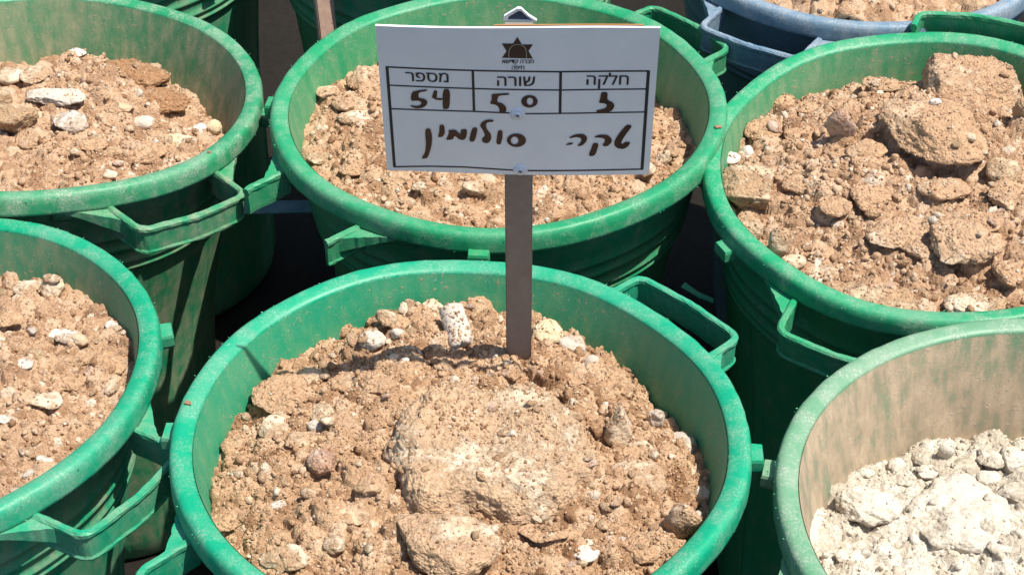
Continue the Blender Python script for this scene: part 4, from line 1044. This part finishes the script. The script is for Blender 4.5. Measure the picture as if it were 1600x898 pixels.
# ------------------------------------------------------------------ the sign
INK={"handwritten_number":[[[-77.75,102.42],[-78.28,100.42],[-85.78,98.43],[-86.13,91.7],[-81.33,91.18],[-78.41,88.26],[-79.04,84.08],[-82.3,80.43],[-88.11,78.89],[-93.97,81.44],[-93.19,82.89],[-87.94,82.14],[-84.79,83.39],[-83.53,85.8],[-84.57,87.81],[-87.6,88.71],[-93.1,87.68],[-91.87,98.7],[-85.21,101.14]],[[-72.12,101.92],[-69.13,100.79],[-70.29,93.72],[-69.91,92.31],[-65.09,92.62],[-65.19,90.01],[-70.87,90.16],[-74.28,92.48],[-74.0,94.84]],[[-64.64,103.43],[-58.19,103.29],[-59.39,80.79],[-62.52,79.3],[-65.55,79.49]]],"n50":[[[-7.37,99.95],[-7.38,97.61],[-16.73,96.88],[-18.09,89.2],[-13.74,88.08],[-10.27,83.97],[-9.84,79.19],[-11.17,76.16],[-15.99,76.93],[-15.96,80.89],[-17.25,84.46],[-19.85,86.2],[-23.78,86.73],[-23.75,89.11],[-22.41,92.09],[-22.78,98.55],[-15.85,99.24]]],"n3":[[[71.91,101.11],[77.79,100.66],[77.3,91.57],[82.36,88.96],[84.26,84.93],[82.4,79.47],[77.61,76.38],[69.14,77.2],[68.04,79.5],[71.46,80.38],[76.32,82.09],[77.62,85.51],[75.53,87.77],[70.1,88.09],[71.34,92.82]]],"w1":[[[-81.3,54.79],[-77.24,55.48],[-75.85,46.16],[-76.86,33.49],[-80.17,20.59],[-82.15,17.3],[-86.94,16.82],[-83.19,24.4],[-81.74,35.95],[-82.04,48.55]],[[-69.01,59.96],[-64.97,60.64],[-64.24,51.37],[-65.95,46.34],[-67.8,45.05],[-71.14,44.74],[-69.35,51.27]],[[-61.64,53.9],[-54.9,55.01],[-50.62,48.49],[-50.43,55.34],[-44.61,56.06],[-45.28,46.72],[-47.64,42.28],[-51.68,42.58],[-56.02,47.77],[-57.54,42.47],[-64.06,41.34],[-61.88,47.04],[-60.83,51.43]],[[-40.1,58.24],[-34.95,58.09],[-38.24,40.31],[-43.63,40.72]],[[-20.9,68.13],[-21.36,65.44],[-26.23,64.99],[-28.04,62.51],[-27.67,56.98],[-23.74,50.85],[-23.36,44.61],[-25.66,39.79],[-28.82,38.85],[-31.93,41.31],[-31.41,45.72],[-28.68,48.27],[-30.38,54.46],[-33.39,60.58],[-32.0,64.28],[-27.52,68.02]],[[-17.46,55.31],[-13.28,55.38],[-13.5,46.05],[-15.34,37.21],[-19.37,39.03],[-18.41,47.21]]],"w2":[[[95.82,62.87],[100.93,61.15],[96.02,51.94],[92.94,44.79],[91.69,40.48],[92.83,38.35],[95.16,41.69],[99.93,41.35],[98.54,36.3],[94.2,32.61],[89.05,33.52],[85.57,37.49],[85.91,43.95],[90.83,54.66]],[[67.98,48.6],[72.92,50.81],[79.51,50.22],[83.31,45.32],[83.08,40.32],[79.25,35.93],[74.62,36.99],[77.39,42.36],[76.7,45.91],[72.1,46.97],[68.05,46.89]],[[66.82,40.73],[72.23,40.11],[69.52,26.31],[66.54,24.06],[63.11,25.16],[65.13,32.77]],[[45.24,47.47],[50.69,51.12],[57.73,51.95],[61.44,47.77],[61.14,42.77],[57.3,37.24],[52.22,36.57],[56.57,42.68],[55.91,46.67],[51.81,48.02],[46.3,46.06]],[[45.45,41.04],[49.83,40.84],[47.57,38.5],[41.98,37.81]]],"star":[[[-0.24,162.86],[3.48,154.49],[12.86,154.51],[9.07,147.3],[12.76,138.83],[-13.25,139.78],[-9.45,147.08],[-13.42,155.77],[-3.9,155.57]]]}
RINGS={"n50":[[[17.26,90.34],[17.11,88.7],[16.6,87.14],[15.77,85.73],[14.66,84.55],[13.32,83.65],[11.82,83.08],[10.23,82.86],[8.64,83.02],[7.12,83.55],[5.76,84.41],[4.62,85.56],[3.76,86.94],[3.23,88.49],[3.04,90.12],[3.21,91.75],[3.72,93.3],[4.56,94.7],[5.68,95.87],[7.01,96.75],[8.5,97.31],[10.08,97.52],[11.65,97.36],[13.16,96.85],[14.51,96.0],[15.65,94.87],[16.51,93.5],[17.06,91.96]],[[13.36,90.28],[13.3,89.3],[13.11,88.37],[12.79,87.54],[12.36,86.83],[11.84,86.3],[11.25,85.97],[10.63,85.85],[10.01,85.95],[9.42,86.26],[8.89,86.78],[8.44,87.47],[8.1,88.29],[7.89,89.22],[7.81,90.19],[7.87,91.16],[8.07,92.09],[8.39,92.92],[8.82,93.62],[9.34,94.14],[9.93,94.48],[10.54,94.59],[11.16,94.49],[11.75,94.18],[12.28,93.67],[12.72,92.99],[13.06,92.17],[13.28,91.25]]],"w1":[[[7.33,43.68],[7.13,41.83],[6.52,40.06],[5.51,38.47],[4.17,37.12],[2.56,36.1],[0.76,35.44],[-1.14,35.2],[-3.04,35.37],[-4.84,35.95],[-6.46,36.92],[-7.81,38.21],[-8.83,39.77],[-9.45,41.52],[-9.66,43.36],[-9.45,45.21],[-8.81,46.96],[-7.8,48.54],[-6.46,49.87],[-4.85,50.88],[-3.07,51.52],[-1.19,51.76],[0.69,51.58],[2.48,51.01],[4.09,50.06],[5.44,48.78],[6.46,47.24],[7.1,45.51]],[[0.63,43.18],[0.55,42.11],[0.3,41.1],[-0.1,40.18],[-0.64,39.41],[-1.28,38.83],[-2.0,38.46],[-2.76,38.33],[-3.52,38.43],[-4.24,38.78],[-4.89,39.33],[-5.43,40.08],[-5.84,40.98],[-6.09,41.99],[-6.17,43.05],[-6.09,44.11],[-5.84,45.12],[-5.43,46.03],[-4.89,46.79],[-4.25,47.37],[-3.54,47.74],[-2.78,47.87],[-2.03,47.76],[-1.31,47.43],[-0.66,46.87],[-0.12,46.13],[0.28,45.24],[0.54,44.23]]]}
LINES=[[1.44,[[-112.75,126.63],[-37.99,125.11],[35.93,123.82],[112.55,124.62]]],[1.28,[[-112.66,105.46],[-38.43,104.21],[35.64,102.96],[111.59,104.07]]],[1.28,[[-111.76,77.46],[-38.12,77.21],[-7.04,76.03]]],[1.28,[[6.64,75.29],[110.19,77.0]]],[1.44,[[-112.55,4.9],[-79.14,7.18],[-47.8,7.83],[-4.33,5.85]]],[1.44,[[9.03,5.61],[113.0,7.02]]],[2.08,[[-111.55,126.64],[-111.63,4.92]]],[2.24,[[111.37,124.6],[111.92,6.99]]],[1.76,[[-38.34,124.88],[-38.11,77.45]]],[1.92,[[36.61,123.61],[36.88,76.27]]]]
ARCH=[[-7.36,139.38],[-7.48,145.53],[-6.88,149.46],[-5.27,152.6],[-2.89,154.42],[-0.21,154.91],[2.76,154.48],[5.45,152.33],[6.97,149.23],[7.42,144.92],[7.48,139.08]]
PRINT=[["מספר",[-77.72,116.37],36.6],["שורה",[-1.36,113.29],32.3],["חלקה",[77.01,113.7],35.8],["חברה קדישא",[0.26,135.94],26.7],["חיפה",[0.28,130.12],10.6]]
SCREWS=[[-0.21,75.14],[2.33,6.63]]
CAP=[[-12.5,174.17],[-11.42,179.31],[-0.34,188.0],[2.86,187.66],[9.04,180.26],[15.82,175.06],[15.55,173.54]]

W_, H_, LB = .23742, .17236, .27604
sroot = empty('grave_sign', (.00654, 1.38994, -.0455))
Rz = Matrix.Rotation(R(-1.902), 3, 'Z'); Ry = Matrix.Rotation(R(.8495), 3, 'Y'); Rx = Matrix.Rotation(R(10.508), 3, 'X')
sroot.rotation_euler = (Rz @ Ry @ Rx).to_euler()
tag(sroot, 'white plot marker sign with handwriting on a grey post stuck in the front bin', 'sign')
def bend(x, z):
    """board bows slightly: depth offset (y) in metres from plan x and height z"""
    u = x / (W_ / 2)
    return -.0016 * np.cos(u * 2.2) + .0022 * np.sin(u * 2.6 + .4) * (z / H_ - .3)
def to_board(x, z, lift): return (x - .0017, bend(x, z) - lift, LB + .0055 + z)
YB = -.0042
# board
nx, nz_ = 40, 26
V = []; F = []
for side in (0, 1):
    for j in range(nz_ + 1):
        for i in range(nx + 1):
            x = (i / nx - .5) * W_; z = j / nz_ * H_
            V.append(to_board(x, z, -YB * 0 + (.0036 if side == 0 else .0016)))
o2 = (nx + 1) * (nz_ + 1)
for j in range(nz_):
    for i in range(nx):
        a = j * (nx + 1) + i
        F.append((a, a + 1, a + nx + 2, a + nx + 1)); F.append((o2 + a, o2 + a + nx + 1, o2 + a + nx + 2, o2 + a + 1))
for i in range(nx):
    a, b = i, i + 1; F.append((a, o2 + a, o2 + b, b))
    a, b = nz_ * (nx + 1) + i, nz_ * (nx + 1) + i + 1; F.append((a, b, o2 + b, o2 + a))
for j in range(nz_):
    a, b = j * (nx + 1), (j + 1) * (nx + 1); F.append((a, b, o2 + b, o2 + a))
    a, b = j * (nx + 1) + nx, (j + 1) * (nx + 1) + nx; F.append((a, o2 + a, o2 + b, b))
me = mesh_np('board', V, F, False)
board = link('board', me, M_BOARD, sroot)
# thin orange backing showing above the top edge
V = []; F = []
for i in range(25):
    x = -.02 + i / 24 * .125
    for (z, l) in ((H_ - .02, .0010), (H_ + .0007, .0010), (H_ + .0007, -.0002), (H_ - .02, -.0002)): V.append(to_board(x, z, l))
for i in range(24):
    for j in range(4): F.append((4 * i + j, 4 * i + 4 + j, 4 * i + 4 + (j + 1) % 4, 4 * i + (j + 1) % 4))
link('backing_strip', mesh_np('backing_strip', V, F, False), M_EDGE, sroot)

def flat_mesh(name, loops_list, mat, parent, lift, label=None):
    """filled outlines (mm on the board) laid on the bowed board"""
    bm = bmesh.new()
    for loops in loops_list:
        edges = []
        for lp in loops:
            vs = [bm.verts.new((x / 1000, z / 1000, 0)) for (x, z) in lp]
            for i in range(len(vs)): edges.append(bm.edges.new((vs[i], vs[(i + 1) % len(vs)])))
        bmesh.ops.triangle_fill(bm, use_beauty=True, use_dissolve=False, edges=edges)
    for v in bm.verts:
        v.co = Vector(to_board(v.co.x, v.co.y, lift))
    bmesh.ops.recalc_face_normals(bm, faces=bm.faces)
    me = bpy.data.meshes.new(name); bm.to_mesh(me); bm.free()
    o = link(name, me, mat, parent)
    if label: o['label'] = label
    return o
def rounded(lp, it=2):
    for _ in range(it):
        out = []
        for i in range(len(lp)):
            a = lp[i]; b = lp[(i + 1) % len(lp)]
            out.append((a[0] * .8 + b[0] * .2, a[1] * .8 + b[1] * .2)); out.append((a[0] * .2 + b[0] * .8, a[1] * .2 + b[1] * .8))
        lp = out
    return lp
for nm in ('handwritten_number', 'n50', 'n3', 'w1', 'w2'):
    ll = [[rounded(p)] for p in INK[nm]]
    if nm in RINGS: ll.append(RINGS[nm])
    lab = {'handwritten_number': 'number 54 in dark marker', 'n50': 'number 50 in dark marker', 'n3': 'number 3 in dark marker',
           'w1': 'left handwritten word in brown black marker', 'w2': 'right handwritten word in brown black marker'}[nm]
    flat_mesh('handwritten_number' if nm[0] in 'hn' else 'handwritten_word', ll, M_MARK, board, .0042, lab)
def strip(pts, w):
    pts = [Vector(p) for p in pts]; L = []; Rr = []
    dense = []
    for a, b in zip(pts, pts[1:]):
        k = max(1, int((b - a).length / 8))
        for i in range(k): dense.append(a.lerp(b, i / k))
    dense.append(pts[-1])
    for i, p in enumerate(dense):
        d = (dense[min(i + 1, len(dense) - 1)] - dense[max(i - 1, 0)]).normalized(); nn = Vector((-d.y, d.x)) * w / 2
        L.append(p + nn); Rr.append(p - nn)
    return L, Rr
for k, (w, pts) in enumerate(LINES):
    L, Rr = strip(pts, w * 1.25)
    n = len(L); V = [to_board(p.x / 1000, p.y / 1000, .0038 + .0001 * (k % 3) / 3) for p in L] + [to_board(p.x / 1000, p.y / 1000, .0038 + .0001 * (k % 3) / 3) for p in Rr]
    F = [(i, i + 1, n + i + 1, n + i) for i in range(n - 1)]
    link('table_line', mesh_np('table_line', V, F, False), M_INK, board)
em = flat_mesh('emblem', [[INK['star'][0]]], M_EMB, board, .0039, 'brown star emblem with an arch outline')
L, Rr = strip(ARCH, .55)
n = len(L); V = [to_board(p.x / 1000, p.y / 1000, .0042) for p in L] + [to_board(p.x / 1000, p.y / 1000, .0042) for p in Rr]
link('emblem_arch', mesh_np('emblem_arch', V, [(i, i + 1, n + i + 1, n + i) for i in range(n - 1)], False), M_EMBL, board)
# printed words (Hebrew, set right to left)
for body, (cx_, cz_), wmm in PRINT:
    cu = bpy.data.curves.new('printed_word', 'FONT'); cu.body = body[::-1]; cu.size = 1.0; cu.resolution_u = 3
    ob = bpy.data.objects.new('printed_word', cu); COL.objects.link(ob)
    bpy.context.view_layer.update()
    dg = bpy.context.evaluated_depsgraph_get()
    me = bpy.data.meshes.new_from_object(ob.evaluated_get(dg))
    bpy.data.objects.remove(ob)
    co = np.zeros(len(me.vertices) * 3, dtype=np.float32); me.vertices.foreach_get('co', co); co = co.reshape(-1, 3)
    x0, x1, y0, y1 = co[:, 0].min(), co[:, 0].max(), co[:, 1].min(), co[:, 1].max()
    s = wmm / 1000 / (x1 - x0)
    vert = 1.15 if wmm > 28 and not body.startswith('חב') else 1.35
    sh = (-.00022, -.00011, .0, .00011, .00022) if vert < 1.2 else (-.00013, 0.0, .00013)
    tris = []
    me.calc_loop_triangles()
    base_t = [tuple(t.vertices) for t in me.loop_triangles]
    V = []; F = []
    for k, d in enumerate(sh):
        for (x, y, _) in co:
            V.append(to_board((x - (x0 + x1) / 2) * s + cx_ / 1000 + d, (y - (y0 + y1) / 2) * s * vert + cz_ / 1000 - (.0011 if body.startswith('חב') else (.0014 if body == 'חיפה' else 0)), .0040 + .00003 * k))
        F += [tuple(v + k * len(co) for v in t) for t in base_t]
    me = mesh_np('printed_word', V, F, False)
    link('printed_word', me, M_INK, board)

def boxmesh(name, x0, x1, y0, y1, z0, z1, mat, parent, bev=.0008):
    bm = bmesh.new(); bmesh.ops.create_cube(bm, size=1)
    for v in bm.verts: v.co = Vector(((x0 + x1) / 2 + v.co.x * (x1 - x0), (y0 + y1) / 2 + v.co.y * (y1 - y0), (z0 + z1) / 2 + v.co.z * (z1 - z0)))
    bmesh.ops.bevel(bm, geom=list(bm.edges), offset=bev, segments=2, affect='EDGES')
    me = bpy.data.meshes.new(name); bm.to_mesh(me); bm.free()
    return link(name, me, mat, parent)
boxmesh('post', -.0138, .0118, -.0001, .0125, -.10, LB + H_ - .002, M_POST, sroot, .0012)
# cut end of the folded metal behind the board
cp = [(x / 1000, z / 1000) for x, z in CAP]
cpx = sum(p[0] for p in cp) / len(cp); cpz = min(p[1] for p in cp)
def capmesh(name, y0, y1, inset, mat):
    n = len(cp); V = []; F = []
    ctr = (cpx, cpz + .004)
    for y in (y0, y1):
        for k in (1.0, inset):
            for (x, z) in cp:
                xx = ctr[0] + (x - ctr[0]) * k; zz = ctr[1] + (z - ctr[1]) * k
                V.append((xx - .0017, y, LB + .0055 + zz))
    for i in range(n):
        j = (i + 1) % n
        F += [(i, j, n + j, n + i), (2 * n + i, 3 * n + i, 3 * n + j, 2 * n + j), (i, 2 * n + i, 2 * n + j, j), (n + i, n + j, 3 * n + j, 3 * n + i)]
    return link(name, mesh_np(name, V, F, False), mat, sroot)
capmesh('post_end', .0018, .0042, .74, M_CAP)
V = [(cpx + (x - cpx) * .86 - .0017, .0032, LB + .0055 + (cpz + .004 + (z - cpz - .004) * .86)) for i, (x, z) in enumerate(cp)]
bm = bmesh.new(); vs = [bm.verts.new(v) for v in V]; c0 = bm.verts.new((cpx - .001, .0075, LB + .0055 + cpz + .006))
for i in range(len(vs)): bm.faces.new((vs[i], vs[(i + 1) % len(vs)], c0))
me = bpy.data.meshes.new('post_end_inside'); bm.to_mesh(me); bm.free()
link('post_end_inside', me, M_CAPIN, sroot)
for (x, z) in SCREWS:
    x /= 1000; z /= 1000
    def disc(name, r, l0, l1, mat, parent, n=28, dome=0.0):
        V = [to_board(x, z, l1 + dome)]; F = []
        rings = [(r, l0), (r, l1), (r * .75, l1 + dome * .6)]
        for (q, l) in rings:
            for i in range(n):
                t = 2 * PI * i / n; p = to_board(x + q * math.cos(t), z + q * math.sin(t), 0); V.append((p[0], p[1] - l, p[2]))
        for k in range(2):
            for i in range(n): F.append((1 + k * n + i, 1 + k * n + (i + 1) % n, 1 + (k + 1) * n + (i + 1) % n, 1 + (k + 1) * n + i))
        for i in range(n): F.append((0, 1 + 2 * n + i, 1 + 2 * n + (i + 1) % n, 0))
        bm = bmesh.new(); vv = [bm.verts.new(v) for v in V]
        for f in F:
            f = list(dict.fromkeys(f)); bm.faces.new([vv[i] for i in f])
        bmesh.ops.recalc_face_normals(bm, faces=bm.faces)
        me = bpy.data.meshes.new(name); bm.to_mesh(me); bm.free(); me.shade_smooth() if hasattr(me, 'shade_smooth') else None
        return link(name, me, mat, parent)
    w = disc('washer', .0060, .0036, .0050, M_WASH, sroot)
    s_ = disc('screw', .0030, .0050, .0058, M_WASH, sroot, 20, .0005)
    for k in range(2):
        t = .5 + k * PI / 2; dx, dz = math.cos(t) * .0021, math.sin(t) * .0021; ex, ez = -math.sin(t) * .00045, math.cos(t) * .00045
        V = [to_board(x + a_, z + b_, .0065 + .0001 * k) for a_, b_ in ((dx + ex, dz + ez), (-dx + ex, -dz + ez), (-dx - ex, -dz - ez), (dx - ex, dz - ez))]
        link('screw_slot', mesh_np('screw_slot', V, [(0, 1, 2, 3)], False), M_INK, s_)

# ------------------------------------------------------------------ wooden stake and plastic scraps
st = boxmesh('wooden_stake', -.0125, .0125, -.008, .008, -.44, .45, M_WOOD, None, .0015)
st.location = (-.2440, 2.145, -.25); st.rotation_euler = (R(-7), R(.6), R(22))
tag(st, 'pale wooden stake standing upright between bins at the top left of the sign', 'stake')
def scrap(name, pts, th, mat, loc, rot, label, cat):
    n = len(pts); V = [(x, y, 0) for x, y in pts] + [(x, y, th) for x, y in pts]
    bm = bmesh.new(); vs = [bm.verts.new(v) for v in V]
    bm.faces.new(vs[:n][::-1]); bm.faces.new(vs[n:])
    for i in range(n): bm.faces.new((vs[i], vs[(i + 1) % n], vs[n + (i + 1) % n], vs[n + i]))
    me = bpy.data.meshes.new(name); bm.to_mesh(me); bm.free()
    if mat.name.startswith('green'): bin_attrs(me, 0, .5)
    o = link(name, me, mat); o.location = loc; o.rotation_euler = rot
    return tag(o, label, cat)
scrap('plastic_scrap', [(-.065, -.008), (.065, -.008), (.068, .007), (-.062, .009)], .004, M_BLUE, (-.283, 1.845, -.17), (R(35), R(8), R(12)),
      'pale blue plastic slat wedged low between the two bins left of the sign', 'plastic scrap')
scrap('plastic_strip', [(-.020, -.003), (.004, -.0045), (.021, -.002), (.019, .003), (.0, .0015), (-.019, .005)], .002, MP['A'], (.212, 1.60, -.125), (R(15), R(14), R(-28)),
      'torn bright green plastic strip caught between the sign bin and the right bin', 'plastic strip')
